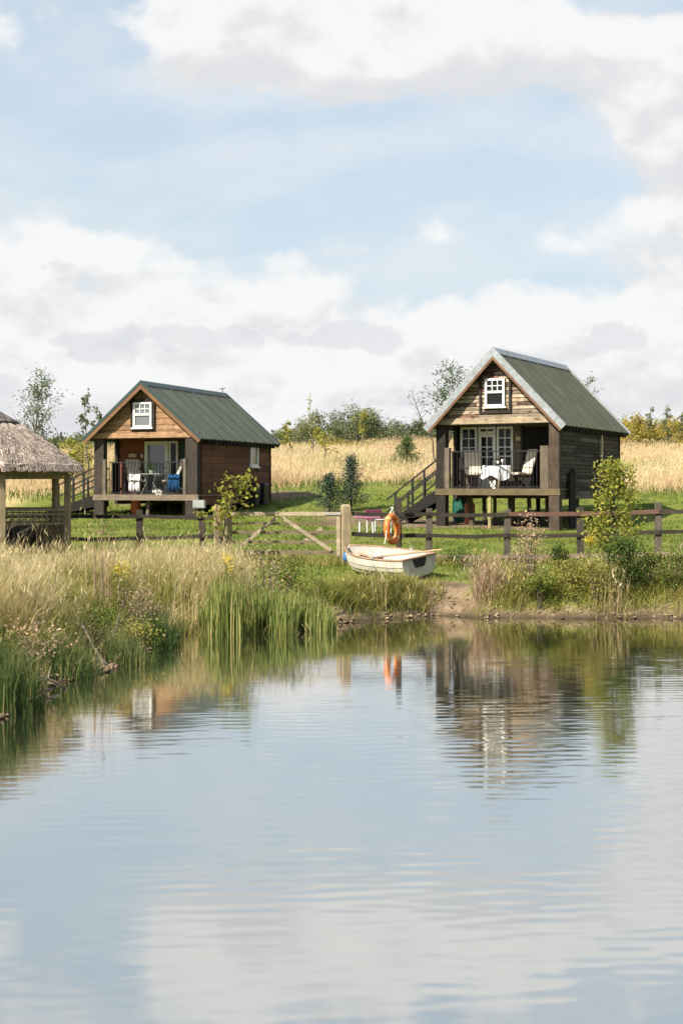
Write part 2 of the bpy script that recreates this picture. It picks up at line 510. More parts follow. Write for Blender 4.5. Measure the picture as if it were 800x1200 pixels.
def meadow_mask(x, y):
    m = sstep(-.8, .8, y - mow_edge(x) + 1.2 * (fbm(x * .8, y * .8, 51, 3) - .5))
    lf = sstep(-11.5, -13.0, x) * sstep(42, 46, y)           # rough grass left of the brown cabin, with a mown strip in it
    strip = sstep(.0, 2.5, 5 - np.abs(y - 68 - .8 * (x + 15)))
    m = np.maximum(m, lf)
    return m * (1 - .9 * strip * (x < -11))


def dirt_mask(x, y):
    n = fbm(x * .5, y * .28, 61, 4)
    a = np.exp(-((x - .3) / 3.0) ** 2 - ((y - 49) / 5.0) ** 2)
    a = a + .9 * np.exp(-((x + 2.3) / 1.6) ** 2 - ((y - 56.5) / 1.6) ** 2)
    b = np.exp(-((x - 4.6) / 2.6) ** 4 - ((y - 45.5) / 3.0) ** 4)
    c = .4 * np.exp(-((x + 6.0) / 3) ** 4 - ((y - 51) / 3.0) ** 4)
    return sstep(.62, .85, n * .75 + .5 * a + .55 * b + .5 * c)


mG, ntg, og = new_mat('ground_grass_and_soil')
pos = coords(ntg)
n_big, n_mid, n_fine = noise(ntg, pos, .35, 4, .6), noise(ntg, pos, 2.2, 6, .65), noise(ntg, pos, 24, 5, .7)
lawn = ramp(ntg, n_mid, [(.25, (.075, .11, .017)), (.5, (.13, .165, .026)), (.7, (.185, .195, .042)), (.85, (.24, .21, .08))])
lawn = mixc(ntg, ramp(ntg, n_big, [(.45, (0, 0, 0)), (.7, (.55, .55, .55))]), lawn, (.165, .155, .045))
lawn = mixc(ntg, 1, lawn, ramp(ntg, n_fine, [(.3, (.62, .64, .6)), (.7, (1.3, 1.28, 1.25))]), 'MULTIPLY')
mead = ramp(ntg, n_mid, [(.3, (.40, .30, .15)), (.55, (.50, .39, .20)), (.75, (.58, .46, .26))])
soil = ramp(ntg, n_mid, [(.25, (.085, .062, .040)), (.55, (.185, .14, .092)), (.8, (.30, .24, .165))])
soil = mixc(ntg, 1, soil, ramp(ntg, n_fine, [(.3, (.6, .6, .6)), (.7, (1.35, 1.3, 1.25))]), 'MULTIPLY')
wet = ramp(ntg, n_mid, [(.3, (.035, .026, .016)), (.7, (.10, .075, .045))])
c = mixc(ntg, attr(ntg, 'meadow'), lawn, mead)
c = mixc(ntg, attr(ntg, 'dirt'), c, soil)
c = mixc(ntg, attr(ntg, 'bank'), c, soil)
c = mixc(ntg, attr(ntg, 'wet'), c, wet)
principled(ntg, og, c, .9, .15, 0, bump(ntg, n_fine, .8, .04))
ground = np_mesh('ground', np.stack([fx, fy, GZ], 1), GF, np.zeros(len(GF)), mG, smooth=True)
tag(ground, kind='structure')


def vattr(o, name, val):
    a = o.data.attributes.new(name, 'FLOAT', 'POINT'); a.data.foreach_set('value', np.asarray(val, np.float32))


vattr(ground, 'meadow', meadow_mask(fx, fy))
vattr(ground, 'dirt', dirt_mask(fx, fy))
bk = 1 - sstep(.25, .75, GD + .7 * (fbm(fx * 1.7, fy * 1.7, 71, 3) - .5))
scar = np.exp(-((fx - 2.1) / .58) ** 2 - ((fy - 28.7) / 1.0) ** 2) * 1.3        # bare trodden slope beside the boat
vattr(ground, 'bank', np.clip(np.maximum(bk, sstep(.35, .75, scar + .5 * (fbm(fx * 2, fy * 2, 14, 3) - .5))), 0, 1))
vattr(ground, 'wet', 1 - sstep(.02, .10, GZ))

# ================================================================== the pond water: real little waves
wx_ = axis([(-60, -10, 10), (-10, 9, .11), (9, 60, 10)])
wy_ = axis([(-40, 2, 7), (2, 5, .05), (5, 29, .026), (29, 36, 7)])
WX, WY = np.meshgrid(wx_, wy_); wx1, wy1 = WX.ravel(), WY.ravel()
rw = np.random.default_rng(4)
hz_ = np.zeros(len(wx1))
for k in range(64):
    lam = .085 * (.26 / .085) ** rw.random() if k < 56 else rw.uniform(.35, 1.2)
    th = R(90) + rw.normal() * (.33 if lam < .3 else .18) + .05
    slope = .0029 if lam < .3 else .0010
    q = 2 * np.pi / lam
    ph = rw.uniform(0, 6.28)
    amp = slope / q * (.55 + .9 * vnoise(wx1 * .25 + k, wy1 * .35 - k, k))
    hz_ += amp * np.sin(q * (np.cos(th) * wx1 + np.sin(th) * wy1) + ph + .9 * np.sin(wx1 * .7 + k))
wd = -pond_d(wx1, wy1)
calm = (.30 + .70 * sstep(.5, 7, wd)) * (.55 + .45 * sstep(7, 13, wy1))
gust = .55 + .9 * sstep(.35, .65, fbm(wx1 * .12, wy1 * .22, 91, 2))
hz_ *= calm * gust
hz_[(wx1 < -10) | (wx1 > 9) | (wy1 < 2) | (wy1 > 29)] = 0
nxw, nyw = len(wx_), len(wy_)
jj = (np.arange(nyw - 1)[:, None] * nxw + np.arange(nxw - 1)).ravel()
WF = np.stack([jj, jj + 1, jj + nxw + 1, jj + nxw], 1)
mW, ntw, ow = new_mat('pond_water')
p1 = ntw.nodes.new('ShaderNodeBsdfPrincipled')
p1.inputs['Base Color'].default_value = (.016, .019, .011, 1); p1.inputs['Roughness'].default_value = .5; p1.inputs['Specular IOR Level'].default_value = 0
gl = ntw.nodes.new('ShaderNodeBsdfGlossy'); gl.inputs['Roughness'].default_value = .055; gl.inputs['Color'].default_value = (1, .995, .97, 1)
fr = ntw.nodes.new('ShaderNodeFresnel'); fr.inputs[0].default_value = 1.42
fa = math_n(ntw, 'MULTIPLY_ADD', fr.outputs[0], .32, .64)
ms = ntw.nodes.new('ShaderNodeMixShader'); L(ntw, fa, ms.inputs[0]); L(ntw, p1.outputs[0], ms.inputs[1]); L(ntw, gl.outputs[0], ms.inputs[2]); L(ntw, ms.outputs[0], ow.inputs[0])
water = np_mesh('pond_water', np.stack([wx1, wy1, hz_], 1), WF, np.zeros(len(WF)), mW, smooth=True)
tag(water, kind='structure')
# ================================================================== the two cabins
M = {}
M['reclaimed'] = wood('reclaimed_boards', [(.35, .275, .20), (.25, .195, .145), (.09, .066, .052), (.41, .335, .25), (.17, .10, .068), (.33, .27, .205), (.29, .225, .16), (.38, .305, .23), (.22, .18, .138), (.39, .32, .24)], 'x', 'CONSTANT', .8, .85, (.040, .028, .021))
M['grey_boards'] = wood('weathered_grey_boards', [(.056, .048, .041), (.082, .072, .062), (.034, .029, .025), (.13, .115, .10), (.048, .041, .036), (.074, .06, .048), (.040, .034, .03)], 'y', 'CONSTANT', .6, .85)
M['porch_boards'] = wood('porch_boards', [(.20, .155, .11), (.14, .11, .08), (.25, .195, .14), (.11, .085, .062)], 'x', 'LINEAR', .5)
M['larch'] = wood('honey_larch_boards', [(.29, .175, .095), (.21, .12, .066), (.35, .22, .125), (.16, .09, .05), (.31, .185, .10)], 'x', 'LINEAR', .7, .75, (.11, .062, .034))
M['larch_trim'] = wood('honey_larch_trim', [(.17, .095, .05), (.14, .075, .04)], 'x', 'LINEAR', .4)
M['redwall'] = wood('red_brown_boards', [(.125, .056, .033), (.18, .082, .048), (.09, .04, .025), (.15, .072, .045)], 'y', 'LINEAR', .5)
M['redporch'] = wood('red_porch_boards', [(.20, .070, .035), (.16, .055, .028), (.235, .085, .045)], 'x', 'LINEAR', .45)
M['sleeper'] = wood('old_sleeper_timber', [(.020, .017, .015), (.044, .036, .030), (.030, .025, .021)], 'z', 'LINEAR', .6, .85)
M['sleeper_pale'] = wood('worn_sleeper_timber', [(.10, .08, .06), (.14, .115, .09), (.075, .06, .045)], 'z', 'LINEAR', .6, .85)
M['post_brown'] = wood('brown_post_timber', [(.060, .044, .033), (.085, .064, .048)], 'z', 'LINEAR', .75, .85, (.03, .024, .02))
M['beam_pale'] = wood('pale_tie_beam', [(.30, .24, .165), (.34, .275, .19)], 'x', 'LINEAR', .6, .85, (.09, .065, .045))
M['stilt'] = wood('stilt_timber', [(.055, .043, .032), (.105, .083, .06), (.04, .032, .025)], 'z', 'LINEAR', .55, .85)
M['fresh_stilt'] = wood('treated_softwood', [(.27, .235, .11), (.30, .255, .13)], 'z', 'LINEAR', .35)
M['fascia'] = wood('deck_fascia', [(.12, .095, .052), (.095, .075, .042)], 'x', 'LINEAR', .4)
M['decking'] = wood('deck_boards', [(.20, .16, .12), (.15, .12, .09), (.24, .19, .14)], 'y', 'LINEAR', .45)
M['fascia_grey'] = wood('deck_fascia_grey', [(.17, .135, .10), (.135, .11, .08)], 'x', 'LINEAR', .35)
M['barge_wood'] = wood('bargeboard_brown', [(.17, .092, .055), (.13, .07, .042)], 'x', 'LINEAR', .4)
M['white'] = paint('white_window_paint', (.70, .70, .68), .45, .06)
M['cream'] = paint('pale_green_cream_paint', (.60, .62, .52), .45, .08)
M['black_iron'] = paint('black_iron', (.010, .010, .011), .5, .2)
M['black_stair'] = wood('black_stained_timber', [(.010, .009, .009), (.016, .014, .013)], 'x', 'LINEAR', .3)
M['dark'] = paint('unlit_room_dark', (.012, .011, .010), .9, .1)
M['soffit'] = wood('soffit_boards', [(.10, .08, .06), (.075, .06, .045)], 'y', 'LINEAR', .4)


def glass_mat(name, tint=(.012, .014, .015)):
    m, nt_, o = new_mat(name)
    p = principled(nt_, o, tint, .04, .22 if tint[0] < .05 else .9)
    return m


M['glass'] = glass_mat('window_glass'); M['glass_pale'] = glass_mat('curtain_and_sky_glass', (.12, .135, .14))  # dark tint paints in the unlit room, pale tint a curtain and sky reflection


def roof_mat(name, cols, rust, metal=0):
    m, nt_, o = new_mat(name)
    st = noise(nt_, coords(nt_, (.5, 3.0, .5)), 1.6, 5, .6)       # weathering that runs down the sheets
    bl = noise(nt_, coords(nt_), 1.3, 5, .65)
    c_ = ramp(nt_, st, [(.3, cols[0]), (.7, cols[1])])
    c_ = mixc(nt_, 1, c_, ramp(nt_, bl, [(.3, (.78, .8, .78)), (.7, (1.18, 1.16, 1.12))]), 'MULTIPLY')
    li = noise(nt_, coords(nt_, (1, 1, 1)), 9, 5, .7)          # lichen and chalky patches
    c_ = mixc(nt_, ramp(nt_, li, [(.58, (0, 0, 0)), (.72, (.45, .45, .45))]), c_, rust)
    st2 = noise(nt_, coords(nt_, (.22, 2.4, .22)), 2.6, 4, .6)
    c_ = mixc(nt_, ramp(nt_, st2, [(.60, (0, 0, 0)), (.70, (.55, .55, .55))]), c_, rust)
    principled(nt_, o, c_, .55, .35, metal)
    return m


M['roof_olive'] = roof_mat('olive_painted_sheet', [(.052, .056, .037), (.086, .090, .060)], (.18, .155, .09))
M['roof_green'] = roof_mat('green_painted_sheet', [(.044, .054, .043), (.064, .076, .060)], (.10, .10, .075))
M['trim_green'] = paint('dark_green_trim', (.026, .046, .045), .4, .15)
M['galv'] = paint('galvanised_metal', (.27, .30, .325), .42, .4, (.20, .185, .16), .3)


def board_wall(mb, a0, a1, z0, z1, T, rowh, seg, holes=(), proud=(.018, .04), jit=.0, ends=None, gap=.004):
    "horizontal boards; T maps (along, out, up) to local x, y, z; ends(z) narrows each row (gables)"
    z = z0
    while z < z1 - .02:
        h = min(rowh * random.uniform(.85, 1.15), z1 - z)
        if z1 - z - h < .05: h = z1 - z
        zb, zt = z + gap, z + h - gap
        b0, b1 = (a0, a1) if ends is None else ends(zb)
        t0, t1 = (a0, a1) if ends is None else ends(zt)
        cuts = [b0]; a = b0 + random.uniform(.4, 1) * seg
        while a < b1 - .3 * seg:
            cuts.append(a); a += random.uniform(.6, 1.3) * seg
        cuts.append(b1)
        for i in range(len(cuts) - 1):
            spans = [(cuts[i], cuts[i + 1])]
            for (h0, h1, hz0, hz1) in holes:
                if zt > hz0 + .01 and zb < hz1 - .01:
                    ns = []
                    for (p, q) in spans:
                        if q <= h0 or p >= h1: ns.append((p, q))
                        else:
                            if p < h0 - .02: ns.append((p, h0))
                            if q > h1 + .02: ns.append((h1, q))
                    spans = ns
            for (p, q) in spans:
                o = random.uniform(*proud); r = random.random()
                p1, q1 = max(p + .002, min(t0, q)) if i == 0 and ends else p + .002, q - .002
                pt, qt = (max(p1, t0) if ends else p1), (min(q1, t1) if ends else q1)
                if qt - pt < .01: pt = qt = (p1 + q1) / 2 if q1 > t1 else pt; qt = pt + .004
                pb = p + .002 if not (i == 0 and ends) else b0
                mb.hexa([T(pb, o, zb), T(q1, o, zb), T(q1, 0, zb), T(pb, 0, zb), T(pt, o, zt), T(qt, o, zt), T(qt, 0, zt), T(pt, 0, zt)], r)
        z += h


def window(name, parent, x0, x1, z0, z1, T, mat, cols, rows, fw=.07, bar=.025, sill=True, sash=None, glass='glass'):
    "frame with panes set back and glazing bars; T maps (along, out, up)"
    f = MB()

    def bx(a0, a1, o0, o1, c0, c1, mb=f, r=.5):
        mb.hexa([T(a0, o1, c0), T(a1, o1, c0), T(a1, o0, c0), T(a0, o0, c0), T(a0, o1, c1), T(a1, o1, c1), T(a1, o0, c1), T(a0, o0, c1)], r)
    bx(x0, x0 + fw, 0, .07, z0, z1); bx(x1 - fw, x1, 0, .07, z0, z1)
    bx(x0 + fw, x1 - fw, 0, .07, z0, z0 + fw); bx(x0 + fw, x1 - fw, 0, .07, z1 - fw, z1)
    if sash: bx(x0 + fw, x1 - fw, 0, .075, sash - .035, sash + .035)
    if sill: bx(x0 - .06, x1 + .06, 0, .12, z0 - .05, z0 - .004)
    o = f.build(name, mat, parent)
    g = MB(); bx(x0 + fw - .01, x1 - fw + .01, .018, .028, z0 + fw - .01, z1 - fw + .01, g); g.build('pane', M[glass], o)
    b = MB()
    lo = sash + .03 if sash else z0 + fw
    for i in range(1, cols):
        a = x0 + fw + (x1 - x0 - 2 * fw) * i / cols; bx(a - bar / 2, a + bar / 2, .03, .055, lo, z1 - fw, b)
    for i in range(1, rows):
        c_ = lo + (z1 - fw - lo) * i / rows; bx(x0 + fw, x1 - fw, .031, .053, c_ - bar / 2, c_ + bar / 2, b)
    if b.v: b.build('glazing_bars', mat, o)
    return o


def corrugated(x_edge, z_edge, x_top, z_top, y0, y1, wave, amp, th=.03):
    "one roof slope as corrugated sheeting, ribs running down the slope"
    n = int((y1 - y0) / wave * 6); ys = np.linspace(y0, y1, n + 1)
    d = Vector((x_top - x_edge, 0, z_top - z_edge)); nrm = Vector((-d.z, 0, d.x)).normalized()
    if nrm.z < 0: nrm = -nrm
    vs, fs = [], []
    for side in (0, 1):
        for i, y in enumerate(ys):
            a = amp * math.cos(2 * math.pi * (y - y0) / wave) - (th if side else 0)
            for t in (0, 1):
                vs.append((x_edge + d.x * t + nrm.x * a, y, z_edge + d.z * t + nrm.z * a))
    k = 2 * (n + 1)
    for i in range(n):
        q = (2 * i, 2 * i + 1, 2 * i + 3, 2 * i + 2)
        fs.append(q); fs.append(tuple(k + j for j in q[::-1]))
        fs.append((2 * i, 2 * i + 2, k + 2 * i + 2, k + 2 * i)); fs.append((2 * i + 1, k + 2 * i + 1, k + 2 * i + 3, 2 * i + 3))
    fs.append((0, k, k + 1, 1)); fs.append((2 * n, 2 * n + 1, k + 2 * n + 1, k + 2 * n))
    return vs, fs


class Cabin:
    def __init__(s, name, frc_px, depth, W_, L_, theta, deck_py, ground_z, label):
        th = R(theta); s.f = Vector((math.cos(th), -math.sin(th), 0)); s.s = Vector((math.sin(th), math.cos(th), 0))
        fr = Vector(((frc_px - CX) / F * depth, depth, 0)); s.O = fr - s.f * (W_ / 2)
        s.W, s.L = W_, L_; s.dz = CAMH + (HY - deck_py) / F * depth; s.gz = ground_z - s.dz
        s.root = empty(name, (s.O.x, s.O.y, s.dz), -th)
        tag(s.root, label, 'cabin')
        s.th = th

    def lx(s, px, y):
        k = (px - CX) / F
        return (k * (s.O.y + y * s.s.y) - s.O.x - y * s.s.x) / (s.f.x - k * s.f.y)

    def lz(s, py, x, y):
        Y = s.O.y + x * s.f.y + y * s.s.y
        return CAMH + (HY - py) / F * Y - s.dz

    def ly(s, px, x):
        k = (px - CX) / F
        return (k * (s.O.y + x * s.f.y) - s.O.x - x * s.f.x) / (s.s.x - k * s.s.y)

    def world(s, x, y, z=0):
        p = s.O + s.f * x + s.s * y
        return Vector((p.x, p.y, s.dz + z))

    def ground(s, x, y):
        p = s.world(x, y)
        return landz(p.x, p.y) - s.dz


def front(y):  # boards facing the pond
    return lambda a, o, z: (a, y - o, z)


def sidew(x, sg):
    return lambda a, o, z: (x + sg * o, a, z)


def build_cabin(cb, st):
    r, W_, L_ = cb.root, cb.W, cb.L
    hw = W_ / 2; PD = st['porch']; ez = st['eave']; az_ = st['apex']; oh = .25; oy = .3
    slope = (az_ - ez) / hw

    # --- deck
    d = MB(); n = int(W_ / .145)
    for i in range(n):
        a = -hw + i * W_ / n; d.box(a + .003, a + W_ / n - .003, .03, PD + .1, -.03, 0)
    dk = d.build('deck', M['decking'], r)
    fa = MB(); fa.box(-hw - .02, hw + .02, -.02, .028, -.19, .012, .5); fa.build('fascia', st['fascia'], dk)
    jo = MB()
    for i in range(7):
        jo.box(-hw + .08 + i * (W_ - .2) / 6 - .03, -hw + .08 + i * (W_ - .2) / 6 + .03, .04, PD + .1, -.19, -.034)
    jo.build('joist', M['stilt'], dk)
    # --- floor box under the house
    fl = MB(); fl.box(-hw + .03, hw - .03, PD, L_ - .03, -.30, -.02, .3); fl.build('floor', M['stilt'], r)
    # --- porch posts, kept as thick old timbers
    for (x0, x1, y0, y1, mat) in st['posts']:
        p = MB(); p.box(x0, x1, y0, y1, cb.ground((x0 + x1) / 2, .1) - .1 if y0 < .5 else 0, ez - .004, random.random()); p.build('post', mat, r, bevel=.012)
    # --- stilts
    for (x, y, w, mat, leanx) in st['stilts']:
        p = MB(); g = cb.ground(x, y) - .1
        p.tube([(x + leanx, y, g), (x + leanx * .4, y, g * .5), (x, y, -.19)], [w * .55, w * .5, w * .52], 7); p.build('stilt', mat, r)
    # --- walls
    low = st['wall_low']
    for sg in (-1, 1):
        m = MB()
        holes = [h for h in st['side_holes']] if sg > 0 else []
        ys_ = .36 if sg > 0 else PD
        board_wall(m, ys_, L_, low, ez + .02, sidew(sg * (hw - .05), sg), st['rowh'], st['seg'], holes, gap=st['gap'] * .8)
        m.box(min(sg * (hw - .051), sg * (hw - .14)), max(sg * (hw - .051), sg * (hw - .14)), ys_ + .02, L_ - .02, low, ez + .05, .3)
        m.build('wall', st['wall'], r)
    m = MB(); board_wall(m, -hw + .06, hw - .06, low, ez + .02, lambda a, o, z: (a, L_ - .05 + o, z), st['rowh'], st['seg'])
    m.box(-hw + .15, hw - .15, L_ - .14, L_ - .055, low, ez, .3); m.build('wall', st['wall'], r)
    m = MB(); board_wall(m, -hw + .145, hw - .145, 0, ez - .03, front(PD + .05), st['rowh'] * .9, st['seg'], st['front_holes'])
    m.box(-hw + .145, hw - .145, PD + .055, PD + .13, -.01, ez - .03, .3); m.build('wall', st['porch_wall'], r)
    # corner boards
    for sg in (-1,):
        m = MB(); m.box(sg * hw - .07, sg * hw + .02 * sg + .07, PD - .08, PD + .03, low, ez - .01, .2); m.build('corner_post', st['corner'], r)
    m = MB(); m.box(hw - .06, hw + .015, L_ - .03, L_ + .02, low, ez, .2); m.build('corner_post', st['corner'], r)
    # --- porch ceiling
    m = MB(); m.box(-hw + .02, hw - .02, .09, PD + .04, ez - .045, ez - .008, .4); m.build('porch_ceiling', M['soffit'], r)
    # --- gable
    g = MB()
    board_wall(g, -hw, hw, ez, az_ - .05, front(.06), st['gable_rowh'], st['gable_seg'], [st['gwin_hole']], (.03, .06), 0, lambda z: (-(az_ - z) / slope, (az_ - z) / slope), st['gap'])
    g.add([(-hw, .061, ez), (hw, .061, ez), (0, .061, az_), (-hw, .12, ez), (hw, .12, ez), (0, .12, az_)], [(0, 1, 2), (5, 4, 3), (0, 3, 4, 1), (1, 4, 5, 2), (2, 5, 3, 0)], .25)
    g.build('gable', st['gable'], r)
    # rear gable
    g = MB(); y = L_
    board_wall(g, -hw, hw, ez, az_ - .05, lambda a, o, z: (a, y - .06 + o, z), .2, 1.5, [], (.03, .06), 0, lambda z: (-(az_ - z) / slope, (az_ - z) / slope))
    g.add([(-hw, y - .061, ez), (hw, y - .061, ez), (0, y - .061, az_)], [(0, 2, 1)], .2)
    g.build('gable', st['wall'], r)
    b = MB(); b.box(-hw - .02, hw + .02, -.03, .085, ez - .06, ez + .13, .45); b.build('tie_beam', st['beam'], r)
    # --- roof
    vs_f = []
    rf = MB(); zt = az_ + .10
    for sg in (-1, 1):
        v, f = corrugated(sg * (hw + oh), zt - slope * (hw + oh), 0, zt, -oy, L_ + oy, st['wave'], st['amp'])
        rf.add(v, f, .5)
    roof = rf.build('roof', st['roof'], r)
    # rafter ends showing under the eaves
    y = .45
    while y < L_ - .05:
        ra = MB(); ra.box(hw - .02, hw + oh - .03, y, y + .07, ez - slope * oh * .9 - .09, ez - slope * oh * .55 + .02); y += st['rafter']
        ra.build('rafter_end', st['corner'], roof)
    for sg in (-1, 1):                                               # overlaps between the sheets
        sm = MB(); y = .62
        while y < L_:
            a = Vector((sg * (hw + oh), y, zt - slope * (hw + oh))); b_ = Vector((sg * .1, y, zt - slope * .1)); o_ = Vector((sg * slope, 0, 1)).normalized() * (st['amp'] + .012)
            sm.beam(a + o_, b_ + o_, .05, .012, random.random(), up=(sg * slope, 0, 1)); y += random.uniform(.88, .94)
        sm.build('sheet_seam', st['roof'], roof)
    rc = MB(); sl = .17
    rc.hexa([(-sl, -oy - .02, zt - slope * sl + .03), (0, -oy - .02, zt + .035), (0, L_ + oy + .02, zt + .035), (-sl, L_ + oy + .02, zt - slope * sl + .03),
             (-sl, -oy - .02, zt - slope * sl + .05), (0, -oy - .02, zt + .065), (0, L_ + oy + .02, zt + .065), (-sl, L_ + oy + .02, zt - slope * sl + .05)], .5)
    rc.hexa([(0, -oy - .02, zt + .035), (sl, -oy - .02, zt - slope * sl + .03), (sl, L_ + oy + .02, zt - slope * sl + .03), (0, L_ + oy + .02, zt + .035),
             (0, -oy - .02, zt + .065), (sl, -oy - .02, zt - slope * sl + .05), (sl, L_ + oy + .02, zt - slope * sl + .05), (0, L_ + oy + .02, zt + .065)], .5)
    rc.build('ridge_cap', st['ridge'], roof)
    # bargeboards: metal strip over a timber board, front and back
    nx_, nz_ = slope / math.hypot(1, slope), 1 / math.hypot(1, slope)
    for y in (-oy, L_ + oy):
        for sg in (-1, 1):
            e = Vector((sg * (hw + oh + .02), y, zt - slope * (hw + oh + .02))); t = Vector((0, y, zt))
            up = Vector((sg * nx_, 0, nz_))
            mt, wd_ = MB(), MB()
            bw = st['barge_w']
            for mb, lo, hi, th_ in ((mt, -bw + .05, .055, .045), (wd_, -bw - st['verge_w'], -bw + .048, .035)):
                q = []
                for yy in (y - th_ / 2, y + th_ / 2):
                    q.append([e + up * lo, t + Vector((0, 0, lo / nz_)), t + Vector((0, 0, hi / nz_)), e + up * hi])
                    for p in q[-1]: p.y = yy
                mb.add(q[0] + q[1], [(0, 1, 2, 3), (7, 6, 5, 4), (0, 4, 5, 1), (1, 5, 6, 2), (2, 6, 7, 3), (3, 7, 4, 0)], .5)
            mt.build('bargeboard', st['barge'], roof); wd_.build('verge_board', st['verge'], roof)
    # --- gable window in its dark surround
    x0, x1, z0, z1 = st['gwin']
    s_ = MB(); T = front(0.0); u_, w_ = st['sur']
    for (a0, a1, c0, c1) in ((x0 - w_, x0 - u_, z0 - w_, z1 + w_), (x1 + u_, x1 + w_, z0 - w_, z1 + w_), (x0 - u_, x1 + u_, z1 + u_, z1 + w_), (x0 - u_, x1 + u_, z0 - w_, z0 - max(u_, .06))):
        s_.hexa([T(a0, .05, c0), T(a1, .05, c0), T(a1, -.05, c0), T(a0, -.05, c0), T(a0, .05, c1), T(a1, .05, c1), T(a1, -.05, c1), T(a0, -.05, c1)], .3)
    wn = window('window', r, x0, x1, z0, z1, T, M['white'], 3, 2, .065, .024, True, z0 + (z1 - z0) * .52, st.get('gglass', 'glass'))
    s_.build('surround', M['sleeper'], wn)
    bk = MB(); bk.box(x0, x1, .02, .05, z0, z1, .5); bk.build('dark_backing', M['dark'], wn)  # black sheet behind the pane, coloured as the unlit room
    # --- railing across the front
    ra_, rb_ = st['rail']; rl = MB(); y = .07; rz0, rz1 = .06, st['railh']
    rl.box(ra_, rb_, y - .022, y + .022, rz1 - .025, rz1 + .012); rl.box(ra_, rb_, y - .015, y + .015, rz0 - .015, rz0 + .015)
    nb = int((rb_ - ra_) / .118)
    for i in range(nb + 1):
        a = ra_ + (rb_ - ra_) * i / nb; rl.tube([(a, y, rz0), (a, y, rz1 - .02)], .011, 5)
    rl.build('railing', M['black_iron'], r)
    # --- stairs off the left side of the deck
    sx0 = -hw - .02; y0, y1 = .12, 1.05; gz = cb.ground(sx0 - 1.5, .6); steps = 6; run = st['run']
    t = MB()
    for i in range(1, steps + 1):
        z = gz * i / (steps + 1); xx = sx0 - run * i / (steps + 1)
        t.box(xx - .13, xx + .13, y0, y1, z - .045, z)
    stair = t.build('stairs', M['black_stair'], r)
    for y in (y0 - .03, y1 + .03):
        g = MB(); q = []
        for yy in (y - .025, y + .025):
            q += [(sx0, yy, -.42), (sx0, yy, -.02), (sx0 - run, yy, gz + .16), (sx0 - run, yy, gz - .1), ]
        g.add(q, [(0, 1, 2, 3), (7, 6, 5, 4), (0, 4, 5, 1), (1, 5, 6, 2), (2, 6, 7, 3), (3, 7, 4, 0)], .5); g.build('stringer', M['black_stair'], stair)
        h = MB(); k = st['handrail_ext']
        for dz in (.92, .52):
            h.beam((sx0 + .05, y, dz + .02), (sx0 - run * k, y, gz * k + dz), .045, .045, .5)
        for tt in (.28, .55, .95):
            h.box(sx0 - run * tt - .03, sx0 - run * tt + .03, y - .03, y + .03, gz * tt - .05, gz * tt + .92, .5)
        h.build('handrail', M['black_iron'], stair)
    return dict(hw=hw, ez=ez, zt=zt, slope=slope, PD=PD)


# ---------- right hand cabin of reclaimed boards
A = Cabin('cabin', 655, 43.0, 4.05, 6.5, 27, 573, 1.2, 'grey weathered plank cabin on stilts with olive roof and pale metal bargeboards')
PDA = 1.7
fx0, fx1, dx0, dx1, gx0, gx1 = [A.lx(p, PDA) for p in (539.5, 559, 560.5, 580.5, 582, 601)]
ztopA = A.lz(499.5, 0, PDA); zsA = A.lz(548, 0, PDA)
gwA = (A.lx(568.5, 0), A.lx(591.5, 0), A.lz(476.5, 0, 0), A.lz(443.5, 0, 0))
stA = dict(porch=PDA, eave=A.lz(494, 0, 0), apex=A.lz(414, 0, 0), fascia=M['fascia'],
           posts=[(-2.02, -1.70, 0, .28, M['sleeper']), (A.lx(642.5, 0), 2.02, 0, .28, M['post_brown'])],
           stilts=[(-1.25, .9, .17, M['stilt'], .1), (-.62, 1.5, .12, M['stilt'], 0), (-.25, .1, .115, M['fresh_stilt'], 0), (-.1, 1.8, .1, M['stilt'], 0), (.45, 1.7, .14, M['stilt'], .05),
                   (1.0, 1.9, .14, M['stilt'], 0), (1.8, 2.4, .16, M['stilt'], 0), (1.85, 4.4, .15, M['stilt'], 0), (1.85, 6.3, .15, M['stilt'], 0), (-1.8, 3.6, .15, M['stilt'], 0),
                   (-1.85, 6.2, .15, M['stilt'], 0), (0, 3.9, .15, M['stilt'], 0), (.4, 6.2, .15, M['stilt'], 0)],
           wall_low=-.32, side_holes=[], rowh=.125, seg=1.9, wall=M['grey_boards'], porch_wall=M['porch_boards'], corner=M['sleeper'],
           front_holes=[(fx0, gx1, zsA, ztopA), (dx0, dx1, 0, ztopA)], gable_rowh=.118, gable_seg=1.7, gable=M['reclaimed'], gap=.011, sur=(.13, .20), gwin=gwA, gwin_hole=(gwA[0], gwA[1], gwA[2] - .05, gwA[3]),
           beam=M['beam_pale'], wave=.21, amp=.012, roof=M['roof_olive'], ridge=M['galv'], barge_w=.20, verge_w=.025, barge=M['galv'], verge=M['barge_wood'], rafter=.32,
           rail=(A.lx(526, 0), A.lx(632, 0)), railh=A.lz(528.5, 0, 0), run=1.5, handrail_ext=1.15)
dA = build_cabin(A, stA)
r = A.root
TA = front(PDA + .03)
for (a, b) in ((fx0, fx1), (gx0, gx1)):
    window('window', r, a, b, zsA, ztopA, TA, M['white'], 2, 4, .075, .03)
# glazed door with a fanlight above
zl = A.lz(508, 0, PDA)
window('fanlight', r, dx0, dx1, zl + .01, ztopA, TA, M['white'], 2, 1, .075, .03, False)
dr = MB()


def bxT(mb, T, a0, a1, o0, o1, c0, c1, r_=.5):
    mb.hexa([T(a0, o1, c0), T(a1, o1, c0), T(a1, o0, c0), T(a0, o0, c0), T(a0, o1, c1), T(a1, o1, c1), T(a1, o0, c1), T(a0, o0, c1)], r_)


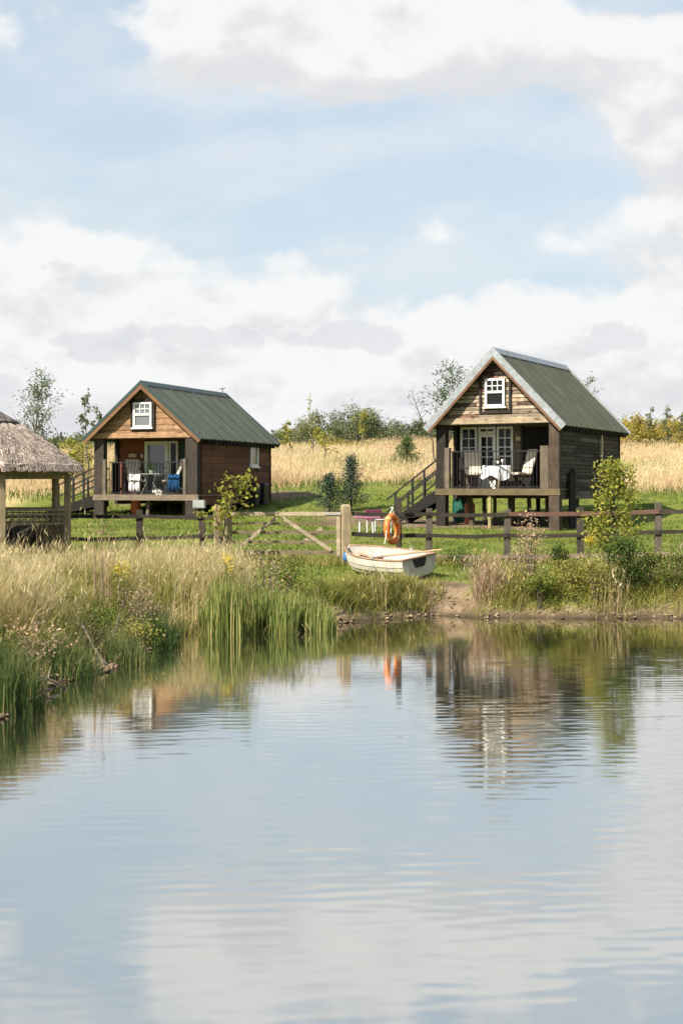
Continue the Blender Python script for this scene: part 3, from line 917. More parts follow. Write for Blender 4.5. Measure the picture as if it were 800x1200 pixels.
zd = A.lz(547, 0, PDA)
bxT(dr, TA, dx0, dx0 + .1, 0, .06, 0, zl); bxT(dr, TA, dx1 - .1, dx1, 0, .06, 0, zl); bxT(dr, TA, dx0 + .1, dx1 - .1, 0, .06, zl - .1, zl); bxT(dr, TA, dx0 + .1, dx1 - .1, 0, .06, .02, zd)
door = dr.build('door', M['white'], r)
g = MB(); bxT(g, TA, dx0 + .09, dx1 - .09, .02, .03, zd - .01, zl - .09); g.build('pane', M['glass'], door)
g = MB(); xm = (dx0 + dx1) / 2; bxT(g, TA, xm - .015, xm + .015, .032, .05, zd, zl - .1)
for i in (1, 2):
    zz = zd + (zl - .1 - zd) * i / 3; bxT(g, TA, dx0 + .1, dx1 - .1, .033, .049, zz - .015, zz + .015)
g.build('glazing_bars', M['white'], door)
g = MB(); g.tube([TA(dx1 - .05, .06, .95), TA(dx1 - .05, .11, .95), TA(dx1 - .14, .11, .95)], .012, 6); g.build('handle', M['black_iron'], door)
# black panel painting in the unlit store at the right of the porch
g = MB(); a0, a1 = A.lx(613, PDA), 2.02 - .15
bxT(g, front(PDA), a0, a1, .0, .012, .02, stA['eave'] - .12); dd = g.build('dark_opening', M['dark'], r)
g = MB(); bxT(g, front(PDA), a0 - .09, a0 - .004, 0, .05, .0, stA['eave'] - .06); g.build('frame', M['sleeper'], dd)
# plaque
g = MB(); a = A.lx(608.5, PDA); zz = A.lz(514, 0, PDA); bxT(g, TA, a - .14, a + .14, .01, .035, zz - .07, zz + .07); pl = g.build('plaque', paint('plaque_board', (.42, .32, .17), .6), r)
g = MB(); bxT(g, TA, a - .10, a + .10, .035, .040, zz - .035, zz + .035); g.build('plate', paint('plaque_plate', (.60, .52, .36), .6), pl)
# short newels and the boarded sides of the porch
g = MB(); g.box(A.lx(519.5, 0), A.lx(526, 0), .0, .16, .0, A.lz(524, 0, 0), .6); g.build('newel', M['sleeper_pale'], r, bevel=.01)
for sg in (-1,):
    g = MB(); y = 1.12 if sg < 0 else .3
    for i in range(7):
        y2 = y + (PDA - .1 - (1.12 if sg < 0 else .3)) / 7
        g.box(sg * 1.93 - .02, sg * 1.93 + .02, y + .004, y2 - .004, .02, 1.18 + (.04 if i % 2 else 0)); y = y2
    g.build('side_panel', M['sleeper_pale'] if sg > 0 else M['sleeper'], r)
g = MB(); g.box(A.lx(632, 0), A.lx(642, 0), .02, .12, .0, A.lz(523, 0, 0), .7); g.build('newel', M['sleeper_pale'], r, bevel=.01)
# flue pipe on the long wall
yp = A.ly(705, 2.1); g = MB(); g.box(2.06, 2.12, yp - .035, yp + .035, .55, stA['eave'] - .12, .5)
for zz in (.8, 1.5): g.box(2.02, 2.13, yp - .05, yp + .05, zz, zz + .05, .5)
g.build('downpipe', paint('buff_pipe', (.50, .42, .28), .5), r)
for (y, z1) in ((.75, .5), (1.05, .62)):
    g = MB(); g.box(2.07, 2.14, y, y + .22, A.ground(2.1, y) + .03, z1, .4); g.build('leaning_board', M['black_stair'], r)

# ---------- brown cabin with the green roof
B = Cabin('cabin', 232, 48.0, 4.0, 6.3, 20, 580, 1.0, 'red-brown boarded cabin on stilts with honey coloured gable and green corrugated roof')
PDB = 1.7
gwB = (B.lx(157, 0), B.lx(178.5, 0), B.lz(501, 0, 0), B.lz(471.5, 0, 0))
d0, d1, s0, s1 = [B.lx(p, PDB) for p in (170, 197.5, 198.5, 209)]
zt_ = B.lz(517, 0, PDB)
yw = [B.ly(p, 2.0) for p in (293.5, 302)]; zw = (B.lz(547, 2.0, 5), B.lz(521, 2.0, 5))
stB = dict(porch=PDB, eave=B.lz(511, 0, 0), apex=B.lz(452, 0, 0), fascia=M['fascia_grey'],
           posts=[(-1.98, -1.60, 0, .26, M['sleeper']), (1.52, 1.98, 0, .26, M['sleeper'])],
           stilts=[(-1.15, 1.3, .15, M['stilt'], .05), (-.05, .35, .13, M['sleeper_pale'], -.03), (.15, 1.5, .12, M['stilt'], 0), (.8, 1.6, .16, M['stilt'], 0), (1.15, .7, .12, M['stilt'], 0), (1.62, .12, .13, M['stilt'], 0),
                   (1.8, 2.6, .15, M['stilt'], 0), (1.8, 4.4, .15, M['stilt'], 0), (1.8, 6.1, .15, M['stilt'], 0), (-1.8, 3.6, .15, M['stilt'], 0), (-1.8, 6.1, .15, M['stilt'], 0), (0, 4, .15, M['stilt'], 0)],
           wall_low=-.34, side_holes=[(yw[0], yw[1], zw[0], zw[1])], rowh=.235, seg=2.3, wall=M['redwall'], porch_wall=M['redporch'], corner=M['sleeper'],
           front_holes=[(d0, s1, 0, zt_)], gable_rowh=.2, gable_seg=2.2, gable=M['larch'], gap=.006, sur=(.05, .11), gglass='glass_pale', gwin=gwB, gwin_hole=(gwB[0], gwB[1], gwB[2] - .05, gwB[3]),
           beam=M['larch'], wave=.2, amp=.03, roof=M['roof_green'], ridge=M['trim_green'], barge_w=.10, verge_w=.07, barge=M['trim_green'], verge=M['larch_trim'], rafter=.30,
           rail=(B.lx(127.5, 0), B.lx(213, 0)), railh=B.lz(541.5, 0, 0), run=1.5, handrail_ext=1.15)
dB = build_cabin(B, stB)
r = B.root
TB = front(PDB + .03)
g = MB()
for (a0, a1, c0, c1) in ((d0, d0 + .13, 0, zt_), (d1 - .13, d1, 0, zt_), (d0 + .13, d1 - .13, zt_ - .12, zt_), (d0 + .13, d1 - .13, 0, .16)): bxT(g, TB, a0, a1, 0, .07, c0, c1)
door = g.build('door', M['cream'], r)
g = MB(); bxT(g, TB, d0 + .12, d1 - .12, .02, .03, .15, zt_ - .11); g.build('pane', M['glass_pale'], door)
g = MB(); g.tube([TB(d1 - .06, .07, .95), TB(d1 - .06, .12, .95), TB(d1 - .18, .12, .95)], .013, 6); g.build('handle', M['black_iron'], door)
window('sidelight', r, s0, s1, .02, zt_, TB, M['cream'], 1, 1, .07, .03, False)
Ts = sidew(1.97, 1)
window('window', r, yw[0], yw[1], zw[0], zw[1], Ts, M['white'], 1, 1, .08, .03, glass='glass_pale')
g = MB(); a = B.lx(155.5, PDB); zz = B.lz(533.5, 0, PDB); bxT(g, TB, a - .16, a + .16, .01, .035, zz - .07, zz + .07); pl = g.build('plaque', paint('plaque_board_gold', (.42, .30, .14), .6), r)
g = MB(); bxT(g, TB, a - .11, a + .11, .035, .040, zz - .03, zz + .035); g.build('plate', paint('plaque_plate_gold', (.58, .45, .24), .6), pl)
g = MB(); a = B.lx(166.5, PDB); bxT(g, TB, a - .035, a + .035, .01, .06, zz - .07, zz + .04); g.build('wall_lamp', M['white'], r)
g = MB(); g.box(B.lx(119.5, 0), B.lx(124, 0), .0, .12, .0, B.lz(538, 0, 0), .6); g.build('newel', M['sleeper_pale'], r, bevel=.01)
g = MB(); g.box(B.lx(214.5, 0), B.lx(220.5, 0), .0, .14, .0, B.lz(538, 0, 0), .6); g.build('newel', M['sleeper_pale'], r, bevel=.01)
for sg in (-1,):
    g = MB(); y = 1.12 if sg < 0 else .3
    for i in range(7):
        y2 = y + (PDB - .1 - (1.12 if sg < 0 else .3)) / 7
        g.box(sg * 1.9 - .02, sg * 1.9 + .02, y + .004, y2 - .004, .02, 1.12 + (.04 if i % 2 else 0)); y = y2
    g.build('side_panel', M['black_stair'], r)
# dark lattice screen standing behind the railing on the left, teal curtain by the door
g = MB(); a0, a1 = -1.55, B.lx(166, 1.2)
g.box(a0, a1, 1.30, 1.34, .9, .96, .4); g.box(a0, a1, 1.30, 1.34, .02, .08, .4)
for i in range(7): g.beam((a0 + (a1 - a0) * i / 7, 1.32, .06), (a0 + (a1 - a0) * (i + 1) / 7, 1.32, .92), .05, .03, .3)
g.build('screen', M['black_stair'], r)
g = MB(); n = 18; a0, a1 = B.lx(211, PDB) + .02, 1.82
vs, fs = [], []
for i in range(n + 1):
    x = a0 + (a1 - a0) * i / n
    for z in (.05, zt_): vs.append((x, PDB - .06 + .025 * math.sin(i * 1.9), z))
for i in range(n): fs.append((2 * i, 2 * i + 2, 2 * i + 3, 2 * i + 1))
g.add(vs, fs, .5); g.build('curtain', paint('teal_curtain', (.02, .055, .06), .9, .2), r)
# cowl at the far end of the ridge
g = MB(); y = 6.3; z = dB['zt']; g.tube([(0, y, z), (0, y, z + .22)], .016, 6); g.tube([(-.12, y, z + .20), (.12, y, z + .23)], .014, 6); g.build('aerial', M['black_iron'], r)
# meter box on the near corner
g = MB(); x0 = B.lx(227.5, -.06); x1 = B.lx(241, -.06); g.box(x0, x1, -.16, -.03, -.44, -.17, .5); g.box(x0 + .02, x1 - .02, -.168, -.162, -.42, -.19, .4); g.build('meter_box', paint('meter_box_white', (.24, .26, .25), .5), r)
# bins against the long wall
binm = paint('black_bin_plastic', (.014, .014, .015), .5, .2)


def wheelie_bin(p, label, rz):
    e = empty('wheelie_bin', p, rz); e.scale = (.8, .8, .8); tag(e, label, 'bin', 'bins beside the brown cabin')
    g = MB(); g.hexa([(-.2, -.22, .06), (.2, -.22, .06), (.2, .22, .06), (-.2, .22, .06), (-.27, -.29, .98), (.27, -.29, .98), (.27, .29, .98), (-.27, .29, .98)], .5); g.build('body', binm, e, bevel=.02)
    g = MB(); g.hexa([(-.29, -.31, .985), (.29, -.31, .985), (.29, .33, .985), (-.29, .33, .985), (-.25, -.27, 1.05), (.25, -.27, 1.05), (.25, .3, 1.09), (-.25, .3, 1.09)], .5); g.build('lid', binm, e, bevel=.02)
    for x in (-.24, .24):
        g = MB(); g.tube([(x - .03, .24, .1), (x + .03, .24, .1)], .1, 12); g.build('wheel', binm, e)


for px, lb in ((296, 'black wheelie bin against the brown wall, nearer the porch'), (306, 'black wheelie bin at the far back corner of the brown cabin')):
    y = B.ly(px, 2.33); p = B.world(2.33, y); p.z = landz(p.x, p.y); wheelie_bin(p, lb, -B.th + R(90))
# ================================================================== things on and under the porches
cream_cloth = paint('cream_canvas', (.62, .56, .46), .9, .12, spec=.1)
white_cloth = paint('white_linen', (.78, .79, .82), .9, .05, spec=.1)
blue_cloth = paint('blue_towelling', (.010, .055, .15), .95, .2, spec=.1)


def striped(name, a, b, axis='X', freq=9.0):
    m, nt_, o = new_mat(name)
    tcx = nt_.nodes.new('ShaderNodeTexCoord'); sp = nt_.nodes.new('ShaderNodeSeparateXYZ'); L(nt_, tcx.outputs['Object'], sp.inputs[0])
    w = math_n(nt_, 'FRACT', math_n(nt_, 'MULTIPLY', sp.outputs[0 if axis == 'X' else 1], freq))
    c_ = mixc(nt_, math_n(nt_, 'GREATER_THAN', w, .55), a, b)
    principled(nt_, o, c_, .9, .1)
    return m


stripe_cloth = striped('striped_canvas', (.70, .66, .58), (.34, .30, .24))
frame_dark = paint('dark_chair_frame', (.035, .03, .027), .5, .2)
grey_metal = paint('grey_table_metal', (.30, .30, .29), .4, .15)


def chair(p, rz, label, cloth, group, recline=.22):
    e = empty('chair', p, rz); tag(e, label, 'chair', group)
    g = MB(); zs = .45; th = .07
    def slab(pts, w, t):
        vs, fs = [], []
        for (y, z, nyy, nzz) in pts:
            for x in (-w, w): vs.append((x, y, z)); vs.append((x, y + nyy * t, z + nzz * t))
        for i in range(len(pts) - 1):
            b = 4 * i; fs += [(b, b + 4, b + 6, b + 2), (b + 1, b + 3, b + 7, b + 5), (b, b + 1, b + 5, b + 4), (b + 2, b + 6, b + 7, b + 3)]
        k = 4 * (len(pts) - 1); fs += [(0, 2, 3, 1), (k, k + 1, k + 3, k + 2)]
        return vs, fs
    v, f = slab([(-.26, zs - .01, 0, 1), (-.1, zs + .005, 0, 1), (.1, zs, 0, 1), (.24, zs - .02, 0, 1)], .24, th); g.add(v, f, .5); g.build('seat', cloth, e, bevel=.02)
    g = MB(); v, f = slab([(.25, zs + .03, -1, .15), (.25 + recline * .35, zs + .3, -1, .2), (.25 + recline * .8, zs + .58, -1, .3), (.25 + recline * 1.1, zs + .78, -1, .35)], .26, th); g.add(v, f, .5); g.build('backrest', cloth, e, bevel=.02)
    for sx in (-.22, .22):
        g = MB(); g.tube([(sx, -.25, 0), (sx, .20, zs - .02)], .014, 6); g.build('leg', frame_dark, e)
        g = MB(); g.tube([(sx, .26, 0), (sx, -.2, zs - .02)], .014, 6); g.build('leg', frame_dark, e)
        g = MB(); g.tube([(sx * 1.12, -.2, zs), (sx * 1.12, -.22, zs + .2), (sx * 1.12, .3, zs + .22)], .014, 6); g.build('arm', frame_dark, e)
        g = MB(); g.tube([(sx, .24, zs), (sx, .25 + recline * 1.1, zs + .70)], .013, 6); g.build('back_frame', frame_dark, e)
    return e


def onplace(cb, px, y, z=0):
    x = cb.lx(px, y); return cb.world(x, y, z)


chair(onplace(A, 556, .95), -A.th + R(36), 'cream canvas chair left of the white-clothed table on the grey cabin porch', cream_cloth, 'chairs on the porches')
chair(onplace(A, 610, .95), -A.th - R(38), 'cream canvas chair right of the white-clothed table on the grey cabin porch', cream_cloth, 'chairs on the porches')
chair(onplace(B, 161, .95), -B.th + R(50), 'striped deck chair with white throw on the brown cabin porch', stripe_cloth, 'chairs on the porches')
chair(onplace(B, 199, .95), -B.th - R(55), 'striped deck chair with blue towel on the brown cabin porch', stripe_cloth, 'chairs on the porches')
# round table under a white cloth
pt = onplace(A, 582, .95)
e = empty('porch_table', pt, 0); tag(e, 'round porch table standing under a white cloth between cream chairs', 'table')
g = MB(); g.lathe([(.0, .70), (.44, .70), (.44, .725), (.0, .725)], n=24); g.build('tabletop', frame_dark, e)
for k in range(3):
    a = 2.1 * k + .4; g = MB(); g.tube([(.32 * math.cos(a), .32 * math.sin(a), 0), (-.1 * math.cos(a), -.1 * math.sin(a), .7)], .016, 6); g.build('leg', frame_dark, e)


def draped(rad, drop, z, name, mat, label, cat, loc, seed):
    rs = random.Random(seed); n = 48; vs = [(0, 0, z)]; fs = []
    k = 7
    for i, (rr, dz) in enumerate(((rad * .5, 0), (rad, 0), (rad + .015, -.02), (rad + .03, -drop * .4), (rad + .03, -drop * .75), (rad + .03, -drop))):
        for j in range(n):
            t = 2 * math.pi * j / n; amp = (0, 0, .0, .025, .045, .06)[i]
            q = rr + amp * math.sin(t * 7 + 1) + amp * .5 * math.sin(t * 11)
            zz = z + dz * (1 + (.22 * math.sin(4 * t + .6) if i > 2 else 0))
            vs.append((q * math.cos(t), q * math.sin(t), zz))
    for j in range(n): fs.append((0, 1 + j, 1 + (j + 1) % n))
    for i in range(5):
        for j in range(n):
            a, b = 1 + i * n + j, 1 + i * n + (j + 1) % n; fs.append((a, a + n, b + n, b))
    g_ = MB(); g_.add(vs, fs, .5); o = g_.build(name, mat, None, smooth=True); o.location = loc
    return tag(o, label, cat)


draped(.45, .40, .735, 'tablecloth', white_cloth, 'white tablecloth hanging over the round porch table', 'tablecloth', pt, 3)
e = empty('wine_bottle', pt + Vector((.02, -.05, .738)), 0); tag(e, 'dark bottle standing on the white tablecloth', 'bottle')
g = MB(); g.lathe([(.0, 0), (.038, 0), (.04, .02), (.04, .19), (.015, .24), (.014, .31), (0, .31)], n=12); g.build('body', paint('bottle_glass', (.012, .018, .010), .1, .1), e, smooth=True)
g = MB(); g.lathe([(.0405, .07), (.0408, .15)], n=12); g.build('label_band', paint('bottle_label', (.7, .65, .52), .7), e)
for dx, lb in ((.16, 'wine glass beside the dark bottle on the white tablecloth'),):
    g = MB(); g.lathe([(0, 0), (.035, 0), (.005, .01), (.005, .09), (.035, .12), (.04, .17), (.034, .20)], n=12); o = g.build('wine_glass', paint('pale_glass', (.6, .6, .6), .1), None, smooth=True)
    o.location = pt + Vector((dx, -.08, .738)); tag(o, lb, 'glass')

# thin legged table with a pot plant on the other porch
pb = onplace(B, 181, .95)
e = empty('porch_table', pb, -B.th); tag(e, 'slim square grey table with a pot plant on the brown cabin porch', 'table')
g = MB(); g.box(-.40, .40, -.40, .40, .71, .735, .5); g.build('tabletop', grey_metal, e)
for sx in (-.34, .34):
    for sy in (-.34, .34):
        g = MB(); g.tube([(sx, sy, 0), (-sx * .1 + sx * .5, sy, .4), (sx * .7, sy, .71)], .014, 6); g.build('leg', grey_metal, e)
e = empty('pot_plant', pb + Vector((-.1, -.05, .738)), 0); tag(e, 'small green plant in a pot on the slim porch table', 'plant')
g = MB(); g.lathe([(0, 0), (.06, 0), (.08, .12), (.07, .12), (.06, .09), (0, .09)], n=14); g.build('pot', paint('pot_clay', (.35, .36, .33), .8), e)
Cc = np.random.default_rng(5).normal(size=(120, 3)) * [.08, .08, .07] + [0, 0, .22]
V, Fc, rr = leaves(Cc, .07, RNG.random(120)); np_mesh('foliage', V, Fc, rr, leafm('pot_leaf', [(.03, .08, .015), (.07, .14, .03)]), e)


def hung_cloth(name, mat, label, cat, loc, rz, w, path):
    "a cloth folded over something: path is its (y, z) profile"
    vs, fs = [], []; n = 10
    for (y, z) in path:
        for j in range(n + 1):
            t = j / n - .5; vs.append((t * w * (1 + .05 * math.sin(9 * z)), y + .02 * math.sin(t * 14 + z * 6), z + .02 * math.sin(t * 9)))
    m_ = n + 1
    for i in range(len(path) - 1):
        for j in range(n): fs.append((i * m_ + j, i * m_ + j + 1, (i + 1) * m_ + j + 1, (i + 1) * m_ + j))
    g_ = MB(); g_.add(vs, fs, .5); o = g_.build(name, mat, None, smooth=True); o.location = loc; o.rotation_euler = (0, 0, rz)
    sm = o.modifiers.new('thick', 'SOLIDIFY'); sm.thickness = .012
    return tag(o, label, cat)


pw = onplace(B, 158, .74); hung_cloth('throw', white_cloth, 'white throw draped over the striped deck chair', 'throw', pw, -B.th, .42, [(-.05, .12), (-.06, .3), (-.03, .50), (.0, .66), (.05, .70), (.12, .66), (.16, .56)])
pw = onplace(B, 204, .66); hung_cloth('towel', blue_cloth, 'blue towel hanging over the side of the striped deck chair', 'towel', pw, -B.th, .46, [(-.06, .14), (-.06, .35), (-.03, .6), (.0, .695), (.06, .70), (.12, .62)])


# gas bottles below the decks
def gas_bottle(p, label, col, hgt=.62, rad=.155):
    e_ = empty('gas_bottle', p, 0); tag(e_, label, 'gas bottle', 'gas bottles under the porches')
    g_ = MB(); g_.lathe([(0, 0), (rad * .85, 0), (rad * .85, .05), (rad, .08), (rad, hgt - .12), (rad * .75, hgt - .03), (rad * .3, hgt), (0, hgt)], n=18); g_.build('body', paint(label.split()[0] + '_gas_bottle', col, .5, .15), e_, smooth=False)
    g_ = MB(); g_.tube([(0, 0, hgt), (0, 0, hgt + .09)], .035, 8); g_.tube([(-.06, 0, hgt + .07), (.06, 0, hgt + .07)], .018, 6); g_.build('valve', grey_metal, e_)
    g_ = MB(); g_.tube([(rad * .62 * math.cos(t), rad * .62 * math.sin(t), hgt + .11) for t in np.linspace(0, 5.0, 14)], .014, 6)
    for t in (0, 2.5, 5.0): g_.tube([(rad * .62 * math.cos(t), rad * .62 * math.sin(t), hgt - .04), (rad * .62 * math.cos(t), rad * .62 * math.sin(t), hgt + .11)], .012, 5)
    g_.build('guard', grey_metal, e_)


def under(cb, px, y):
    p = onplace(cb, px, y); p.z = landz(p.x, p.y) - .01; return p


gas_bottle(under(A, 550, 1.15), 'orange gas bottle under the grey cabin porch', (.50, .17, .075), .74, .17)
gas_bottle(under(B, 159, 1.0), 'orange gas bottle under the brown cabin porch', (.62, .15, .06), .68, .17)
p = under(A, 540, 2.0); e = empty('water_butt', p, 0); tag(e, 'dark green water butt behind the orange gas bottle', 'water butt')
gm = paint('green_butt_plastic', (.010, .085, .060), .5, .15)
g = MB(); g.lathe([(0, 0), (.24, 0), (.28, .2), (.29, .5), (.26, .86), (0, .86)], n=20); g.build('body', gm, e, smooth=False)
g = MB(); g.lathe([(0, .862), (.275, .862), (.275, .90), (.1, .93), (0, .93)], n=20); g.build('lid', gm, e)
g = MB(); g.tube([(0, -.28, .14), (0, -.35, .14)], .015, 6); g.build('tap', grey_metal, e)

# bicycle parked below the brown cabin
p = under(B, 190, 1.9)
e = empty('bicycle', p, -B.th + .1); tag(e, 'dark bicycle parked under the brown cabin porch', 'bicycle')
for x in (-.5, .5):
    g = MB(); g.tube([(x + .33 * math.cos(t), 0, .34 + .33 * math.sin(t)) for t in np.linspace(0, 2 * math.pi, 25)[:-1]], .018, 6, closed=True)
    wl = g.build('wheel', paint('bike_tyre', (.02, .02, .02), .7), e)
    g = MB()
    for t in np.linspace(0, 2 * math.pi, 13)[:-1]: g.tube([(x, 0, .34), (x + .32 * math.cos(t), 0, .34 + .32 * math.sin(t))], .003, 3)
    g.build('spokes', grey_metal, wl)
g = MB(); q = [(-.5, 0, .34), (-.1, 0, .32), (.38, 0, .68), (-.2, 0, .72)]
for a_, b_ in ((0, 1), (1, 2), (2, 3), (3, 0), (3, 1)): g.tube([q[a_], q[b_]], .016, 6)
g.tube([(.5, 0, .34), (.36, 0, .82)], .016, 6); g.build('frame', paint('bike_frame', (.03, .05, .06), .4), e)
g = MB(); g.tube([(.36, -.25, .86), (.36, 0, .84), (.36, .25, .86)], .014, 6); g.build('handlebar', frame_dark, e)
g = MB(); g.box(-.33, -.08, -.06, .06, .80, .84, .5); g.tube([(-.2, 0, .72), (-.2, 0, .8)], .014, 6); g.build('saddle', frame_dark, e)

# ================================================================== fence, gate, life ring
M['fence_dark'] = wood('weathered_fence', [(.028, .024, .020), (.055, .046, .037), (.038, .032, .026)], 'x', 'LINEAR', .55, .9)
M['fence_post'] = wood('weathered_fence_post', [(.055, .046, .038), (.095, .08, .066), (.04, .034, .028)], 'z', 'LINEAR', .6, .9)
M['fence_red'] = wood('reddish_fence_rail', [(.13, .072, .055), (.16, .092, .07)], 'x', 'LINEAR', .5, .9)
M['fence_pale'] = wood('pale_worn_rail', [(.24, .19, .145), (.19, .15, .115)], 'x', 'LINEAR', .5, .9)
M['gate'] = wood('silvery_gate_timber', [(.30, .245, .165), (.36, .30, .21), (.25, .205, .14)], 'x', 'LINEAR', .4, .85)
M['gate_dark'] = wood('brown_gate_rail', [(.15, .11, .075), (.18, .14, .095)], 'x', 'LINEAR', .4, .85)
M['gate_post'] = wood('new_gate_post', [(.27, .215, .135), (.31, .25, .165)], 'z', 'LINEAR', .45, .85)
FY = 33.0


def fence(name, label, posts, rails, seed):
    "posts: (photo px, top row, width, material); rails: polylines of (px, row, material)"
    rs = random.Random(seed)
    e_ = empty(name, (at(posts[0][0], 600, FY)[0], FY, 0), 0); tag(e_, label, 'fence')
    ox = e_.location.x
    for (px, top, w, mt) in posts:
        x, _, z = at(px, top, FY); g_ = MB(); gz = landz(x, FY) - .15
        lean = rs.uniform(-.02, .02)
        vs = [(x - ox - w / 2 + lean, .045, gz), (x - ox + w / 2 + lean, .045, gz), (x - ox + w / 2 + lean, .045 + w * .8, gz), (x - ox - w / 2 + lean, .045 + w * .8, gz)]
        vs += [(a - lean, b_, z + rs.uniform(-.015, .015)) for (a, b_, c_) in vs]
        g_.hexa(vs); g_.build('post', mt, e_, bevel=.008)
    for (x0, r0, x1, r1, mt) in rails:
        a = at(x0, r0, FY); b = at(x1, r1, FY); n = 5; g_ = MB(); h = rs.uniform(.085, .10)
        vs = []
        for i in range(n + 1):
            t = i / n; x = a[0] + (b[0] - a[0]) * t - ox; z = a[2] + (b[2] - a[2]) * t + rs.uniform(-.012, .012) - .015 * math.sin(math.pi * t)
            hh = h * rs.uniform(.9, 1.06)
            vs += [(x, 0, z - hh / 2), (x, .04, z - hh / 2), (x, .04, z + hh / 2), (x, 0, z + hh / 2)]
        fs = [(0, 1, 2, 3)]
        for i in range(n):
            b_ = 4 * i
            for j in range(4): fs.append((b_ + j, b_ + 4 + j, b_ + 4 + (j + 1) % 4, b_ + (j + 1) % 4))
        k = 4 * n; fs.append((k + 3, k + 2, k + 1, k)); g_.add(vs, fs); o = g_.build('rail', mt, e_); o.location.y = rs.uniform(-.004, .004)
    return e_


fp, fd, fr_, fl_ = M['fence_post'], M['fence_dark'], M['fence_red'], M['fence_pale']
fence('fence', 'dark weathered post and rail fence right of the gate, in front of the grey cabin',
      [(503, 596, .14, fp), (595, 597, .15, fp), (680, 595, .16, fp), (772, 589, .15, fp), (862, 586, .15, fp)],
      [(412, 602.5, 503, 603, fd), (503.5, 603, 595, 603, fd), (595.5, 602.5, 680, 602, fr_), (680.5, 601.5, 772, 599.5, fr_), (772.5, 599.5, 870, 597.5, fd),
       (412, 626, 503, 628, fd), (503.5, 628, 595, 627.5, fd), (595.5, 627.5, 680, 627, fd), (680.5, 626.5, 772, 623.5, fd), (772.5, 623.5, 870, 621.5, fd),
       (503.5, 651.5, 595, 652.5, fl_), (595.5, 652, 680, 651.5, fl_), (680.5, 651, 772, 649.5, fl_), (772.5, 649.5, 870, 648, fl_)], 3)
fence('fence', 'dark post and rail fence running from the thatched gazebo to the gate',
      [(-20, 598, .14, fp), (60, 599, .14, fp), (163, 597, .15, fd), (236, 600, .14, fp)],
      [(-30, 604, 60, 604.5, fd), (60.5, 604.5, 163, 605, fd), (163.5, 605, 236, 605, fd), (236.5, 605, 259, 604.5, fd),
       (-30, 631, 60, 631.5, fd), (60.5, 631.5, 163, 630.5, fd), (163.5, 630.5, 236, 628.5, fd), (236.5, 628.5, 259, 628, fd)], 4)


def gate_post(px, top, w, label, y=FY):
    x, _, z = at(px, top, y); g_ = MB(); gz = landz(x, y) - .2
    g_.box(-w / 2, w / 2, -w / 2, w / 2, 0, z - gz - .05, .6); b = z - gz - .05
    g_.add([(-w / 2, -w / 2, b), (w / 2, -w / 2, b), (w / 2, w / 2, b), (-w / 2, w / 2, b), (-w * .36, -w * .36, b + .05), (w * .36, -w * .36, b + .05), (w * .36, w * .36, b + .05), (-w * .36, w * .36, b + .05)],
           [(0, 1, 5, 4), (1, 2, 6, 5), (2, 3, 7, 6), (3, 0, 4, 7), (4, 5, 6, 7)], .95)
    o = g_.build('gate_post', M['gate_post'], None, bevel=.012); o.location = (x, y, gz); o.rotation_euler = (0, 0, R(16))
    return tag(o, label, 'gate post', 'posts at the field gate')


gate_post(405, 591, .20, 'stout pale timber gate post behind the bow of the boat')
gate_post(254.5, 592.5, .145, 'pale timber gate post at the sapling end of the gate')
gate_post(264, 598, .105, 'slimmer greyish gate post touching the hinge side of the gate', FY - .12)
x0 = at(267, 600, FY)[0]; x1 = at(398.5, 600, FY)[0]; gw = x1 - x0
e = empty('field_gate', (x0, FY, landz((x0 + x1) / 2, FY)), 0); tag(e, 'closed wooden field gate with diagonal braces between pale posts', 'gate'); gz0 = e.location.z


def gz_(row): return CAMH + (HY - row) / F * FY - gz0


g = MB(); g.box(0, gw, -.035, .035, gz_(604.5), gz_(600), .6); g.build('top_rail', M['gate'], e, bevel=.006)
for row, hh in ((613.5, .05), (624, .07), (635, .06), (647.5, .09)):
    g = MB(); z = gz_(row); g.box(.05, gw - .05, -.012, .012, z - hh / 2, z + hh / 2); g.build('rail', M['gate_dark'], e)
for (xa, w_) in ((.0, .10), (gw - .09, .09)):
    g = MB(); g.box(xa, xa + w_, -.03, .03, gz_(652), gz_(604.7), .5); g.build('stile', M['gate'], e, bevel=.006)


def bpx(px): return at(px, 600, FY)[0] - x0


for (xa, ra, xb, rb, yy) in ((280, 641, 324, 607, -.03), (330, 606, 388, 645, -.03), (352, 638, 377, 619, .03)):
    g = MB(); g.beam((bpx(xa), yy, gz_(ra)), (bpx(xb), yy, gz_(rb)), .028, .085, .7); g.build('brace', M['gate'], e)
g = MB(); g.box(gw - .35, gw + .02, -.052, -.038, gz_(603.5), gz_(601), .5); g.build('latch', grey_metal, e)

# life ring on its own dark post
x, _, zt2 = at(467, 583, FY - .25); gz = landz(x, FY - .25) - .15
g = MB(); g.box(-.065, .065, -.05, .05, 0, zt2 - gz, .4); o = g.build('ring_post', fd, None, bevel=.008); o.location = (x, FY - .25, gz); tag(o, 'narrow black post carrying the orange life ring', 'post')
xr, _, zr = at(459.5, 620, FY - .66)
e = empty('life_ring', (xr, FY - .66, zr), R(38)); tag(e, 'orange life ring hanging on the dark fence behind the boat', 'life ring'); e.rotation_euler = (R(-4), R(4), R(60))
orange = paint('orange_ring_plastic', (.62, .15, .028), .45, .12)
g = MB(); n = 40
for (mt, a_, b_, nm, rr_) in ((orange, 0, 2 * math.pi, 'ring', .074),):
    pts = [(.26 * math.cos(t), 0, .29 * math.sin(t)) for t in np.linspace(a_, b_, n + 1)[:-1]]
    g.tube(pts, rr_, 12, closed=True)
rg = g.build('ring', orange, e, smooth=True)
